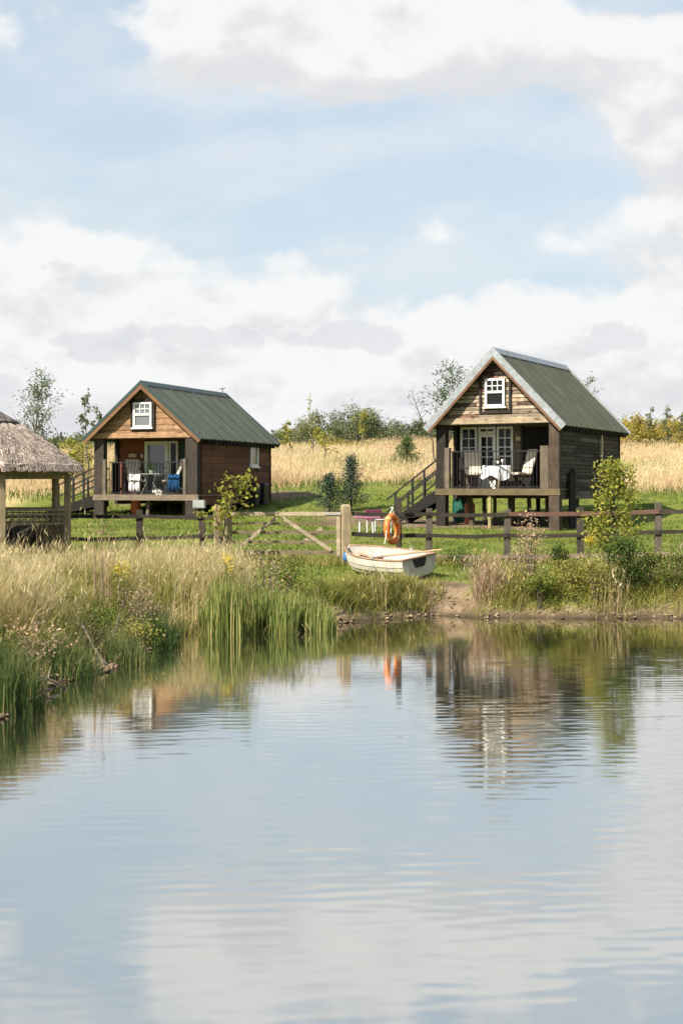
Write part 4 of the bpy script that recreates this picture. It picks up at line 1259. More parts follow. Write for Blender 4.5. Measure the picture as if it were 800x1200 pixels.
for t in (R(45), R(135), R(225), R(315)):
    g = MB(); g.tube([(.26 * math.cos(t + d), 0, .29 * math.sin(t + d)) for d in (-.11, 0, .11)], .0765, 12); g.build('band', paint('faded_band', (.62, .36, .16), .6), e)
rope = paint('white_rope', (.62, .60, .55), .9, .1)
g = MB(); top = Vector((.10, .02, .50))
g.tube([(-.14, 0, .30), top], .012, 5); g.tube([(.12, 0, .31), top], .012, 5); g.tube([(-.30, -.02, .0), (-.36, -.02, -.2), (-.40, 0, -.36)], .012, 5); g.tube([top, (.33, .20, .52)], .014, 5); g.build('rope', rope, e)

# ================================================================== the boat
BL, BY = 2.32, 30.8
bx_, _, _ = at(450, 660, BY); bz = landz(bx_, BY) + .0
bd = Vector((-.64, .77, 0)).normalized()
boat = empty('rowing_boat', (bx_, BY, bz), math.atan2(bd.y, bd.x)); boat.rotation_euler = (R(-8), R(-1.5), math.atan2(bd.y, bd.x))
tag(boat, 'small cream clinker rowing boat lying on the grassy bank', 'boat')
boat_white = paint('cream_boat_paint', (.46, .44, .395), .5, .2, (.26, .22, .15))
boat_in = paint('pale_boat_inside', (.42, .40, .36), .55, .12, (.42, .34, .26))
boat_trim = wood('boat_gunwale_wood', [(.30, .20, .13), (.26, .17, .11)], 'x', 'LINEAR', .35, .6)
NS, NP = 22, 6


def hull(t):
    "t 0 stern .. 1 bow: half beam, sheer, keel height"
    b = .48 + .09 * math.sin(math.pi * min(t * 1.25, 1)) if t < .45 else .57 * max(0, 1 - ((t - .40) / .60) ** 2.3) ** .75 + .0
    b = max(b, .035)
    return b, .42 + .04 * (1 - t) ** 2 + .15 * t ** 2, .02 + .03 * (1 - t) ** 2 + .36 * max(0, t - .72) ** 1.5 / .28 ** 1.5 * .8


def section(t, inset=0.0):
    b, sh, k = hull(t); pts = [(0, k + inset)]
    for j in range(NP):
        u0, u1 = j / NP, (j + 1) / NP
        yf = lambda u: max(0, b - inset) * math.sin(u * math.pi / 2) ** .62
        zf = lambda u: k + inset * (1 - u) + (sh - k) * (1 - math.cos(u * math.pi / 2) ** .80) if u < 1 else sh
        lap = 0 if inset else .009
        if j: pts.append((yf(u0) + lap, zf(u0) - .010 if not inset else zf(u0)))
        pts.append((yf(u1), zf(u1)))
    return pts


def shell(inset, flip):
    vs, fs = [], []
    rows = []
    for i in range(NS + 1):
        t = i / NS; s_ = section(t, inset); x = -BL / 2 + BL * t
        ring = [(x, -y, z) for (y, z) in s_[::-1]] + [(x, y, z) for (y, z) in s_[1:]]
        rows.append(len(vs)); vs += ring; m_ = len(ring)
    for i in range(NS):
        for j in range(m_ - 1):
            q = (rows[i] + j, rows[i] + j + 1, rows[i + 1] + j + 1, rows[i + 1] + j); fs.append(q[::-1] if flip else q)
    return vs, fs


g = MB(); v, f = shell(0, False); g.add(v, f, .5)
sec0 = section(0)
ring = [(-BL / 2, -y, z) for (y, z) in sec0[::-1]] + [(-BL / 2, y, z) for (y, z) in sec0[1:]]
hl = g.build('hull', boat_white, boat)
g = MB(); v, f = shell(.03, True); g.add(v, f, .5); g.build('inner_hull', boat_in, boat)
g = MB(); m_ = len(ring); g.add(ring + [(x + .035, y, z) for (x, y, z) in ring], [tuple(range(m_))[::-1], tuple(range(m_, 2 * m_))], .5)
tr = g.build('transom', boat_white, boat)
g = MB(); x = -BL / 2 - .02; q = [(-.19, .455), (.19, .455), (.17, .35), (.12, .26), (-.12, .26), (-.17, .35)]
g.add([(x, y, z) for (y, z) in q] + [(x + .018, y, z) for (y, z) in q], [(0, 1, 2, 3, 4, 5)[::-1], (6, 7, 8, 9, 10, 11)] + [(i, (i + 1) % 6, 6 + (i + 1) % 6, 6 + i) for i in range(6)], .5)
g.build('motor_pad', paint('black_motor_pad', (.012, .012, .013), .6), tr)
g = MB(); b0, s0_, _ = hull(0); g.box(-BL / 2 - .03, -BL / 2 + .05, -b0 - .01, b0 + .01, s0_ - .012, s0_ + .022, .4); g.build('transom_cap', boat_trim, tr, bevel=.006)
for sg in (-1, 1):
    g = MB(); pts = [(-BL / 2 + BL * i / NS, sg * (hull(i / NS)[0] - .008), hull(i / NS)[1] + .004) for i in range(NS + 1)]; g.tube(pts, .024, 6); g.build('gunwale', boat_trim, boat, smooth=True)
for (t, w_) in ((.12, .26), (.42, .2), (.74, .2)):
    b_, s_, k_ = hull(t); g = MB(); x = -BL / 2 + BL * t; g.box(x - w_ / 2, x + w_ / 2, -b_ * .93, b_ * .93, s_ - .19, s_ - .16, .5); g.build('thwart', boat_in, boat, bevel=.006)
g = MB(); g.beam((-BL / 2 + .1, 0, .035), (BL / 2 - .55, 0, .035), .05, .05, .5); g.beam((-BL / 2 + .02, 0, .04), (-BL / 2 + .02, 0, -.06), .05, .14, .5); g.beam((-BL / 2 + .1, 0, -.02), (BL / 2 - .7, 0, -.01), .035, .09, .5); g.build('keel', boat_trim, boat)
for sg in (-1, 1):
    g = MB(); b_, s_, _ = hull(.36); x = -BL / 2 + BL * .36; g.box(x - .05, x + .05, sg * b_ - .025, sg * b_ + .025, s_ + .02, s_ + .05); g.tube([(x - .03, sg * b_, s_ + .04), (x - .04, sg * b_, s_ + .11)], .009, 5); g.tube([(x + .03, sg * b_, s_ + .04), (x + .04, sg * b_, s_ + .11)], .009, 5); g.build('rowlock', grey_metal, boat)
bm = Matrix.Translation(boat.location) @ boat.rotation_euler.to_matrix().to_4x4()
oarw = wood('oar_wood', [(.40, .29, .19), (.36, .26, .16)], 'x', 'LINEAR', .3, .6)


def oar(a, b, label, r0=.02):
    a, b = bm @ Vector(a), bm @ Vector(b); d = (b - a).normalized(); e_ = empty('oar', a, 0); tag(e_, label, 'oar', 'oars in the boat')
    g_ = MB(); lnn = (b - a).length; g_.tube([Vector((0, 0, 0)), d * (lnn * .7)], r0, 8); g_.build('shaft', oarw, e_)
    g_ = MB(); s_ = d.cross(Vector((0, 0, 1))).normalized(); u = s_.cross(d); q = []
    for t, w_ in ((.7, .025), (.76, .06), (.97, .075), (1, .06)):
        p = d * (lnn * t); q.append((p - s_ * w_ - u * .008, p + s_ * w_ - u * .008, p + s_ * w_ + u * .008, p - s_ * w_ + u * .008))
    fs = [(0, 1, 2, 3)]
    for i in range(3):
        for j in range(4): fs.append((4 * i + j, 4 * i + 4 + j, 4 * i + 4 + (j + 1) % 4, 4 * i + (j + 1) % 4))
    fs.append((15, 14, 13, 12)); g_.add([v for qq in q for v in qq], fs, .5); g_.build('blade', oarw, e_)


oar((-BL / 2 - .42, -.30, .60), (.55, .36, .36), 'long wooden oar laid across the stern of the boat')
oar((-.5, .34, .36), (.95, -.16, .40), 'wooden oar lying inside the boat along the middle seat')
# blue fender hanging at the bow
bt = bm @ Vector((BL / 2 - .16, .17, .50)); e = empty('fender', bt, 0); tag(e, 'small blue fender hanging at the bow of the boat', 'fender')
blue = paint('blue_fender_plastic', (.03, .12, .30), .5)
g = MB(); g.lathe([(0, -.24), (.05, -.235), (.075, -.20), (.075, -.08), (.05, -.04), (0, -.035)], n=14); g.build('body', blue, e, smooth=True)
g = MB(); g.tube([(0, 0, -.04), (0, 0, .02), tuple(bm @ Vector((BL / 2 - .16, .08, .60)) - bt)], .008, 5); g.build('rope', rope, e)

# pink table and chair at the foot of the stairs
pk = paint('faded_pink_cloth', (.30, .13, .20), .8, .1); mag = paint('dark_magenta_cloth', (.11, .02, .05), .8, .15); wht = paint('white_tube', (.75, .75, .73), .4)
tp = at(431, 612, 41.0); e = empty('garden_table', (tp[0], 41.0, landz(tp[0], 41.0)), 0); tag(e, 'low garden table with pink top and white splayed legs by the cabin stairs', 'table'); hz0 = CAMH + (HY - 607.5) / F * 41 - e.location.z
g = MB(); g.box(-.38, .36, -.3, .3, hz0, hz0 + .10, .5); g.build('tabletop', pk, e, bevel=.02)
for sx in (-1, 1):
    for sy in (-.2, .2):
        g = MB(); g.tube([(sx * .24 - .03, sy, hz0), (sx * .12 - .12 * (sx < 0), sy, hz0 - .12), (sx * .2 - .05, sy, 0)], .018, 6); g.build('leg', wht, e)
tp = at(444, 612, 42.0); e = empty('garden_chair', (tp[0], 42.0, landz(tp[0], 42.0)), R(30)); tag(e, 'dark magenta garden chair with white rails behind the pink table', 'chair'); hz1 = CAMH + (HY - 606) / F * 42 - e.location.z
g = MB(); g.box(-.3, .3, -.25, .25, hz1 - .1, hz1 - .04, .5); g.build('seat', mag, e, bevel=.02)
g = MB(); g.hexa([(-.3, .2, hz1 - .04), (.3, .2, hz1 - .04), (.3, .25, hz1 - .04), (-.3, .25, hz1 - .04), (-.28, .3, hz1 + .22), (.28, .3, hz1 + .22), (.28, .35, hz1 + .22), (-.28, .35, hz1 + .22)], .5); g.build('backrest', mag, e, bevel=.02)
for sx in (-.27, .27):
    for sy in (-.22, .24):
        g = MB(); g.tube([(sx, sy, 0), (sx, sy, hz1 - .1)], .016, 6); g.build('leg', wht, e)
g = MB(); g.tube([(-.32, -.28, hz1 - .07), (.32, -.28, hz1 - .07)], .018, 6); g.build('rail', wht, e)

# ================================================================== thatched gazebo on the left
GC = Vector((-7.58, 31.0, 0)); GR, GE = 1.7, 2.05
gfz = .98; gg = landz(GC.x, GC.y); PH = 6
e = empty('gazebo', (GC.x, GC.y, gfz), 0); tag(e, 'thatched hexagonal timber gazebo in the tall grass', 'gazebo')
DEL = R(20)


def corner(k, rad, z=0): a = R(-90) + DEL + k * R(60); return Vector((rad * math.cos(a), rad * math.sin(a), z))


M['gz_post'] = wood('gazebo_post', [(.24, .20, .12), (.20, .165, .10)], 'z', 'LINEAR', .45, .85)
M['gz_rail'] = wood('gazebo_rail', [(.22, .18, .12), (.17, .14, .095)], 'x', 'LINEAR', .4, .85)
M['gz_beam'] = wood('gazebo_beam_greenish', [(.20, .19, .10), (.17, .16, .085)], 'x', 'LINEAR', .4, .85)
ev = CAMH + (HY - 549) / F * 29.6 - gfz; pkz = CAMH + (HY - 483) / F * 31 - gfz
g = MB(); vs = [corner(k, GR + .16, 0) for k in range(6)] + [corner(k, GR + .16, -.12) for k in range(6)]
g.add(vs, [(0, 1, 2, 3, 4, 5), (11, 10, 9, 8, 7, 6)] + [(k + 6, (k + 1) % 6 + 6, (k + 1) % 6, k) for k in range(6)], .5); g.build('floor', M['gz_rail'], e)
for k in range(6):
    p = corner(k, GR); g = MB(); g.box(-.06, .06, -.06, .06, gg - gfz - .3, ev - .1, random.random()); o = g.build('post', M['gz_post'], e, bevel=.008); o.location = p; o.rotation_euler = (0, 0, DEL + k * R(60))
    q = corner((k + 1) % 6, GR); mid = (p + q) / 2; d = (q - p).normalized(); ln = (q - p).length
    g = MB(); g.beam(p + Vector((0, 0, ev - .09)) + d * .065, q + Vector((0, 0, ev - .09)) - d * .065, .06, .11, .5)
    g.beam(p + Vector((0, 0, ev - .18)) + d * .065, q + Vector((0, 0, ev - .18)) - d * .065, .04, .045, .5); g.build('eave_beam', M['gz_beam'], e)
    if k == 4: continue                                             # the open side, round on the left
    rail = MB(); hr = 1.06
    rail.beam(p + Vector((0, 0, hr)) + d * .065, q + Vector((0, 0, hr)) - d * .065, .075, .05, .6)
    rail.beam(p + Vector((0, 0, hr - .10)) + d * .065, q + Vector((0, 0, hr - .10)) - d * .065, .035, .035, .5); rail.beam(p + Vector((0, 0, hr - .30)) + d * .065, q + Vector((0, 0, hr - .30)) - d * .065, .035, .035, .5)
    n = 11
    for i in range(n):
        c_ = p + d * (ln * (i + .5) / n); rail.beam(c_ + Vector((0, 0, hr - .29)), c_ + Vector((0, 0, hr - .03)), .028, .028, .4)
        if i % 2 == 0: rail.beam(c_ + d * .04 + Vector((0, 0, hr - .2)), c_ + d * (ln / n * 1.5) + Vector((0, 0, hr - .2)), .024, .03, .4)
    rail.build('rail_panel', M['gz_rail'], e)
    if k in (1, 2, 3):
        bp_ = MB(); n = 9
        for i in range(n):
            a_, b_ = p + d * (.08 + (ln - .16) * i / n), p + d * (.08 + (ln - .16) * (i + 1) / n - .006)
            bp_.beam((a_ + b_) / 2 + Vector((0, 0, .0)), (a_ + b_) / 2 + Vector((0, 0, hr - .32)), (b_ - a_).length, .02, None, up=d.cross(Vector((0, 0, 1))))
        bp_.build('lower_panel', M['gz_rail'], e)
# thatch: six combed slopes with a thick shaggy edge
thm, ntt, ot = new_mat('straw_thatch')
cc = coords(ntt); tn = noise(ntt, cc, 5, 6, .7); t2 = noise(ntt, coords(ntt, (1, 1, .5)), 26, 5, .7)
cth = ramp(ntt, attr(ntt), [(.25, .205, .17), (.41, .345, .295), (.54, .47, .41)])
cth = mixc(ntt, 1, cth, ramp(ntt, tn, [(.3, (.62, .62, .62)), (.65, (1.15, 1.15, 1.15))]), 'MULTIPLY'); cth = mixc(ntt, 1, cth, ramp(ntt, t2, [(.3, (.6, .58, .55)), (.65, (1.2, 1.2, 1.2))]), 'MULTIPLY')
principled(ntt, ot, cth, .95, .05, 0, bump(ntt, t2, .9, .04))
capm = paint('old_dark_thatch', (.10, .095, .09), .95, .45, (.17, .16, .14), spec=.05)


def hexring(rad, z, n=10):
    out = []
    for k in range(6):
        a, b = corner(k, rad), corner(k + 1, rad)
        for i in range(n):
            p = a + (b - a) * (i / n); rr_ = p.length; p = p * (1 + .05 * (1 - abs(2 * i / n - 1)) )          # slightly rounded faces
            out.append(Vector((p.x, p.y, z)))
    return out


def thatch(rings, name, mat, par, seed, jit):
    vs, fs = [], []; m_ = len(rings[0]); rs = random.Random(seed)
    for rg_ in rings: vs += [v + Vector((rs.uniform(-jit, jit), rs.uniform(-jit, jit), rs.uniform(-jit, jit))) for v in rg_]
    for i in range(len(rings) - 1):
        for j in range(m_): fs.append((i * m_ + j, i * m_ + (j + 1) % m_, (i + 1) * m_ + (j + 1) % m_, (i + 1) * m_ + j))
    g_ = MB()
    g_.add(vs, fs, .5); g_.r = [rs.random() for _ in g_.r]
    return g_.build(name, mat, par)


H_ = pkz - ev
prof = [(.02, ev - .02), (GE * .72, ev + .02), (GE * .95, ev - .05), (GE, ev + .0), (GE * .985, ev + .09), (GE * .90, ev + .19), (GE * .78, ev + H_ * .27), (GE * .64, ev + H_ * .45), (GE * .5, ev + H_ * .60), (GE * .36, ev + H_ * .73), (GE * .2, ev + H_ * .86), (.03, ev + H_ * .97)]
rf_ = thatch([hexring(rad, z) for rad, z in prof], 'roof', thm, e, 5, .022)
thatch([hexring(rad, z, 6) for rad, z in ((GE * .28, ev + H_ * .80), (GE * .295, ev + H_ * .83), (GE * .2, ev + H_ * .90), (GE * .1, ev + H_ * 1.0), (.02, ev + H_ * 1.03))], 'roof_cap', capm, rf_, 6, .015)
# loose straw combed down the slopes
ns = 9000; kk = RNG.integers(0, 6, ns); uu = RNG.random(ns); rr_ = np.sqrt(RNG.uniform(.13, 1, ns))
prr = np.array([p[0] for p in prof[3:]][::-1]); prz = np.array([p[1] for p in prof[3:]][::-1])
ca = np.array([[*corner(k, 1)[:2]] for k in range(7)])
dirs = ca[kk] * (1 - uu[:, None]) + ca[kk + 1] * uu[:, None]; dirs = dirs * (1 + .05 * (1 - np.abs(2 * uu - 1)))[:, None]
r1 = rr_ * GE; r2 = np.minimum(r1 + RNG.uniform(.10, .22, ns), GE * 1.03)
z1 = np.interp(r1, prr, prz) + .012; z2 = np.where(r1 + .1 > GE * .97, np.interp(r2, prr, prz) - .07, np.interp(r2, prr, prz) + .012)
P1 = np.stack([dirs[:, 0] * r1, dirs[:, 1] * r1, z1], 1); P2 = np.stack([dirs[:, 0] * r2, dirs[:, 1] * r2, z2 + RNG.uniform(-.01, .03, ns)], 1)
sd = (ca[kk + 1] - ca[kk]); sd /= np.linalg.norm(sd, axis=1, keepdims=True); P2[:, :2] += sd * RNG.normal(0, .035, (ns, 1))
sw = np.concatenate([sd, np.zeros((ns, 1))], 1) * RNG.uniform(.006, .016, (ns, 1))
V = np.stack([P1 - sw, P1 + sw, P2 + sw * .5, P2 - sw * .5], 1).reshape(-1, 3); Fc = (np.arange(ns) * 4)[:, None] + np.arange(4)
st_ = np_mesh('straw', V, Fc, RNG.random(ns), thm, rf_); st_['kind'] = 'stuff'
# dark round-backed chair inside and the plank bench by the post
gc = GC + Vector((.52, -.12, gfz)); e2 = empty('garden_chair', gc, R(-50)); tag(e2, 'black round-backed chair inside the thatched gazebo', 'chair')
g = MB(); vs, fs = [], []; n = 14
for i in range(n + 1):
    t = R(-20) + R(220) * i / n; hh = .52 + .24 * math.sin((t + R(20)) / R(220) * math.pi)
    for (rad, z) in ((.40, .0), (.44, hh), (.38, hh), (.35, .0)): vs.append((rad * math.cos(t), rad * math.sin(t), z))
for i in range(n):
    for j in range(4): fs.append((4 * i + j, 4 * i + 4 + j, 4 * i + 4 + (j + 1) % 4, 4 * i + (j + 1) % 4))
fs += [(0, 1, 2, 3), (4 * n + 3, 4 * n + 2, 4 * n + 1, 4 * n)]
g.add(vs, fs, .5); g.build('backrest', black_w := paint('black_wicker', (.020, .018, .017), .6, .3), e2)
g = MB(); g.lathe([(0, .02), (.36, .02), (.37, .34), (.0, .36)], n=18); g.build('seat', black_w, e2)
g = MB(); g.tube([(.43 * math.cos(t), .43 * math.sin(t), .55 + .24 * math.sin((t + R(20)) / R(220) * math.pi)) for t in np.linspace(R(-20), R(200), 16)], .022, 6); g.build('rim', paint('pale_wicker_rim', (.30, .26, .2), .7), e2)
# ================================================================== vegetation
straw = leafm('dry_grass', [(.38, .29, .14), (.55, .44, .24), (.68, .58, .37), (.48, .40, .18), (.34, .32, .10)], .45, .25)
meadowm = leafm('meadow_hay', [(.34, .24, .145), (.47, .35, .21), (.57, .445, .27), (.63, .53, .33), (.42, .40, .17)], .35, .25)
greenm = leafm('green_grass', [(.05, .10, .015), (.09, .15, .025), (.15, .19, .04), (.24, .22, .075)], .4, .25)
lawnm = leafm('lawn_blades', [(.065, .115, .016), (.11, .16, .028), (.16, .19, .04), (.27, .25, .09)], .4, .25)
reedm = leafm('reed_leaves', [(.10, .15, .035), (.165, .22, .052), (.25, .28, .08), (.40, .36, .13), (.46, .37, .18)], .4, .2)
rushm = leafm('rush_stems', [(.035, .075, .018), (.06, .115, .028), (.10, .15, .035), (.28, .25, .10)], .35, .2)
tussm = leafm('tussock_grass', [(.13, .17, .03), (.25, .25, .055), (.38, .34, .11), (.50, .42, .19)], .4, .25)
weedm = leafm('weed_leaves', [(.06, .105, .015), (.11, .16, .024), (.20, .23, .04), (.32, .29, .07)], .4, .25)
oliveweed = leafm('olive_weed_leaves', [(.14, .16, .03), (.27, .26, .05), (.38, .34, .09), (.44, .36, .15)], .4, .25)
darkweed = leafm('dark_weed_leaves', [(.025, .055, .010), (.045, .085, .015), (.08, .12, .025), (.15, .16, .04)], .4, .25)
drym = leafm('dry_seed_stems', [(.30, .19, .115), (.42, .29, .18), (.52, .41, .29), (.24, .15, .09)], .3, .2)
yflower = leafm('yellow_flowers', [(.62, .48, .03), (.70, .56, .05)], .3, .1)
sapm = leafm('sapling_leaves', [(.10, .15, .02), (.18, .22, .03), (.30, .30, .045), (.40, .34, .07), (.13, .13, .03)], .45, .2)
birchm = leafm('birch_leaves', [(.06, .09, .04), (.10, .135, .06), (.16, .185, .085)], .35, .2)
treem = leafm('treeline_leaves', [(.060, .085, .040), (.10, .13, .065), (.15, .175, .09), (.19, .20, .085), (.30, .29, .08)], .35, .2)
scrubm = leafm('scrub_leaves', [(.20, .18, .035), (.32, .27, .055), (.42, .33, .07), (.13, .14, .035), (.22, .15, .06)], .4, .2)
conm = leafm('blue_green_needles', [(.026, .048, .030), (.046, .076, .050), (.080, .11, .075)], .2, .2)
junm = leafm('juniper_needles', [(.035, .07, .018), (.065, .11, .028), (.13, .16, .04)], .25, .2)
bark = wood('bark', [(.10, .08, .062), (.15, .125, .10)], 'z', 'LINEAR', .55, .9)
darkbark = wood('dark_bark', [(.05, .042, .035), (.08, .068, .055)], 'z', 'LINEAR', .5, .9)
greybark = wood('grey_bark', [(.20, .175, .145), (.14, .125, .105)], 'z', 'LINEAR', .5, .9)


def scatter(n, x0, x1, y0, y1, keep):
    x = RNG.uniform(x0, x1, n); y = RNG.uniform(y0, y1, n); k = keep(x, y)
    m = RNG.random(n) < k; x, y = x[m], y[m]
    return np.stack([x, y, land(x, y)], 1)


def inframe(x, y, pad=.02):
    return (np.abs(x) < (.24 + pad) * y)


def rcl(a): return np.clip(a, 0, 1)


# --- the hay meadow up the slope
P = scatter(420000, -30, 30, 56, 99, lambda x, y: inframe(x, y, .03) * meadow_mask(x, y) * (.35 + .65 * sstep(.3, .6, fbm(x * .6, y * .6, 41, 3))))
P = P[:170000]; n = len(P)
tone = rcl(-.15 + 1.25 * fbm(P[:, 0] * .22, P[:, 1] * .16, 45, 3) + RNG.normal(0, .12, n))
hgt = (.15 + 1.15 * fbm(P[:, 0] * .22, P[:, 1] * .2, 46, 3)) * RNG.uniform(.7, 1.25, n)
b1 = blades(P, hgt, RNG.uniform(.010, .018, n), RNG.uniform(.05, .4, n), tone, wind=(.08, .02))
sh = seedheads(b1[3][::2], RNG.uniform(.10, .22, len(P[::2])), RNG.uniform(.012, .03, len(P[::2])), rcl(tone[::2] + .15))
V, Fc, rr = join_np([b1[:3], sh]); tag(np_mesh('meadow_grass', V, Fc, rr, meadowm), 'pale hay grass covering the slope behind the cabins', 'grass', kind='stuff')
P = scatter(60000, -28, 28, 60, 97, lambda x, y: inframe(x, y, .03) * meadow_mask(x, y) * sstep(.56, .72, fbm(x * .35 + 5, y * .25, 48, 3)))[:9000]; n = len(P)
b1 = blades(P, RNG.uniform(.3, .9, n), .03, RNG.uniform(.1, .5, n), RNG.random(n)); tag(np_mesh('meadow_weeds', b1[0], b1[1], b1[2], greenm), 'patches of green weeds in the hay meadow', 'grass', kind='stuff')
# greener rank grass at the foot of the meadow and scattered over the mown ground
P = scatter(26000, -26, 26, 52, 64, lambda x, y: inframe(x, y, .03) * np.exp(-((y - mow_edge(x) + .5) / 1.3) ** 2)); n = len(P)
b1 = blades(P, RNG.uniform(.15, .45, n), .03, .4, RNG.random(n)); tag(np_mesh('rank_grass', b1[0], b1[1], b1[2], greenm), 'rank green grass along the foot of the hay meadow', 'grass', kind='stuff')

# --- mown lawn: short blades and tufts
P = scatter(240000, -11, 13, 27, 58, lambda x, y: inframe(x, y, .02) * (pond_d(x, y) > .8) * (1 - meadow_mask(x, y)) * (1 - .9 * dirt_mask(x, y)) * (.22 + .78 * sstep(.42, .62, fbm(x * 1.4, y * 1.1, 81, 3))) * np.interp(y, [27, 36, 58], [1, .7, .35])
            * (1 - .95 * (np.exp(-((x - 2.1) / .75) ** 2 - ((y - 28.7) / 1.0) ** 2) > .35)))
P = P[:90000]; n = len(P)
tone = rcl(.2 + .5 * fbm(P[:, 0] * .5, P[:, 1] * .35, 82, 3) + RNG.normal(0, .2, n))
b1 = blades(P, RNG.uniform(.035, .10, n) * (.7 + .8 * fbm(P[:, 0] * .8, P[:, 1] * .8, 83, 2)), np.interp(P[:, 1], [27, 58], [.013, .028]), RNG.uniform(.2, .8, n), tone)
tag(np_mesh('lawn_grass', b1[0], b1[1], b1[2], lawnm), 'short green grass between the pond and the cabins', 'grass', kind='stuff')

# unmown fringe along the fence line and under the cabins
P = scatter(60000, -10, 10, 32.2, 34.0, lambda x, y: inframe(x, y) * np.exp(-((y - FY) / .35) ** 2) * sstep(.35, .6, fbm(x * 1.2, y * 2, 84, 3))); n = len(P)
b1 = blades(P, RNG.uniform(.08, .32, n), .014, RNG.uniform(.1, .5, n), rcl(RNG.normal(.5, .25, n)))
tag(np_mesh('fence_grass', b1[0], b1[1], b1[2], tussm), 'uncut grass along the foot of the fence', 'grass', kind='stuff')

# --- tall dry grass on the left bank
def lb(x, y):
    d = pond_d(x, y)
    reg = sstep(-1.1, -1.75, x + .12 * (y - 24)) * (d > .35) * sstep(32.3, 31.3, y)
    gz_out = ((x - GC.x) ** 2 + (y - GC.y) ** 2 > 1.75 ** 2)
    return reg * gz_out * (np.abs(x) < .30 * y) * (.30 + .70 * sstep(.34, .58, fbm(x * 1.1, y * .9, 101, 3)))


P = scatter(200000, -9.5, -1.0, 13.5, 32.4, lb)[:68000]; n = len(P); d = pond_d(P[:, 0], P[:, 1])
tn_ = fbm(P[:, 0] * .7, P[:, 1] * .6, 103, 3)
hh = (.20 + .62 * sstep(.4, 1.6, d)) * (.40 + 1.05 * fbm(P[:, 0] * .9, P[:, 1] * .9, 102, 3)) * RNG.uniform(.35, 1.25, n) * np.where(RNG.random(n) < .025, 1.45, 1) * np.where(P[:, 1] > 28.5, .75, 1)
green = rcl(sstep(1.9, .5, d) * .75 + .85 * sstep(.46, .58, fbm(P[:, 0] * .9 + 4, P[:, 1] * .7, 104, 3))) > RNG.random(n)
tone = rcl(.18 + .5 * tn_ + RNG.normal(0, .17, n))
for msk, mt, nm, lbl in ((~green, straw, 'tall_grass', 'tall straw coloured grass on the left bank of the pond'), (green, tussm, 'bank_grass', 'greener grass low on the left bank of the pond')):
    q = P[msk]; b1 = blades(q, hh[msk], RNG.uniform(.006, .013, len(q)), RNG.uniform(.08, .75, len(q)), tone[msk] if mt is straw else RNG.random(len(q)) * .8, wind=(.12, -.05))
    if mt is straw:
        k = RNG.random(len(q)) < .55; sh = seedheads(b1[3][k], RNG.uniform(.07, .16, k.sum()), RNG.uniform(.006, .020, k.sum()), rcl(tone[msk][k] + .2), .6)
        V, Fc, rr = join_np([b1[:3], sh])
    else: V, Fc, rr = b1[:3]
    tag(np_mesh(nm, V, Fc, rr, mt), lbl, 'grass', kind='stuff')
# bleached grass falling over the edge of the bank, and flattened litter
P = scatter(80000, -9, 6.5, 13.5, 30, lambda x, y: inframe(x, y, .03) * np.exp(-((pond_d(x, y) - .5) / .28) ** 2) * np.where(x < -1.2, .9, .16) * sstep(.35, .6, fbm(x * 1.5, y * 1.5, 107, 3))); n = len(P)
b1 = blades(P, RNG.uniform(.15, .5, n), RNG.uniform(.007, .014, n), RNG.uniform(.5, 1.2, n), rcl(RNG.normal(.45, .25, n)))
tag(np_mesh('overhanging_grass', b1[0], b1[1], b1[2], straw), 'bleached grass hanging over the edge of the bank', 'grass', kind='stuff')

# --- reeds standing in the shallows
def reedbed(n, px0, px1, keep):
    px = RNG.uniform(px0, px1, n); y = 24.75 + RNG.normal(0, .38, n) + (px - 240) / 145 * .55; x = (px - CX) / F * y
    return np.stack([x, y, np.maximum(land(x, y), -.15)], 1), px


P, px = reedbed(4000, 233, 394, None)
cl = fbm(P[:, 0] * 3.0, P[:, 1] * 3.0, 111, 2); k = RNG.random(len(P)) < sstep(.28, .55, cl) * np.interp(px, [233, 254, 365, 394], [.12, 1, .85, .15]); P, px = P[k], px[k]; n = len(P)
hh = RNG.uniform(.55, 1.0, n) * np.interp(px, [233, 245, 262, 300, 345, 394], [.7, 1.05, 1.25, 1.05, 1.05, .7]) * (.7 + .5 * cl[k])
b1 = blades(P, hh, RNG.uniform(.015, .030, n), RNG.uniform(.02, .17, n), rcl(RNG.beta(1.6, 2.4, n)), mid=.55, wmid=.9)
nb2 = 150; P2, _ = reedbed(nb2, 246, 386, None); b2 = blades(P2, RNG.uniform(.25, .6, nb2), .022, RNG.uniform(.3, .9, nb2), RNG.uniform(.7, 1, nb2))
V, Fc, rr = join_np([b1[:3], b2[:3]]); tag(np_mesh('reeds', V, Fc, rr, reedm), 'bed of bright green reeds at the water edge', 'reeds', kind='stuff')


# --- clumps and plants that stand apart
def clump(name, label, cat, px, py, y, n, h, rad, mat, lean=(.05, .35), w=(.008, .014), heads=0, group=None, wind=(0, 0), lo=0, hi=1, flat=1.0):
    x, _, _ = at(px, py, y); z = max(landz(x, y), 0.0)
    r_ = rad * np.sqrt(RNG.random(n)); t = RNG.uniform(0, 6.283, n)
    P_ = np.stack([r_ * np.cos(t), r_ * np.sin(t) * flat, np.zeros(n)], 1); P_[:, 2] = land(P_[:, 0] + x, P_[:, 1] + y) - z
    tn2 = RNG.uniform(lo, hi, n)
    b_ = blades(P_, RNG.uniform(.55, 1, n) * h, RNG.uniform(*w, n), RNG.uniform(*lean, n), tn2, wind=wind)
    parts = [b_[:3]]
    if heads:
        k_ = RNG.random(n) < heads; parts.append(seedheads(b_[3][k_], RNG.uniform(.07, .15, k_.sum()), RNG.uniform(.015, .035, k_.sum()), rcl(tn2[k_] + .15)))
    o = np_mesh(name, *join_np(parts), mat); o.location = (x, y, z)
    return tag(o, label, cat, group)


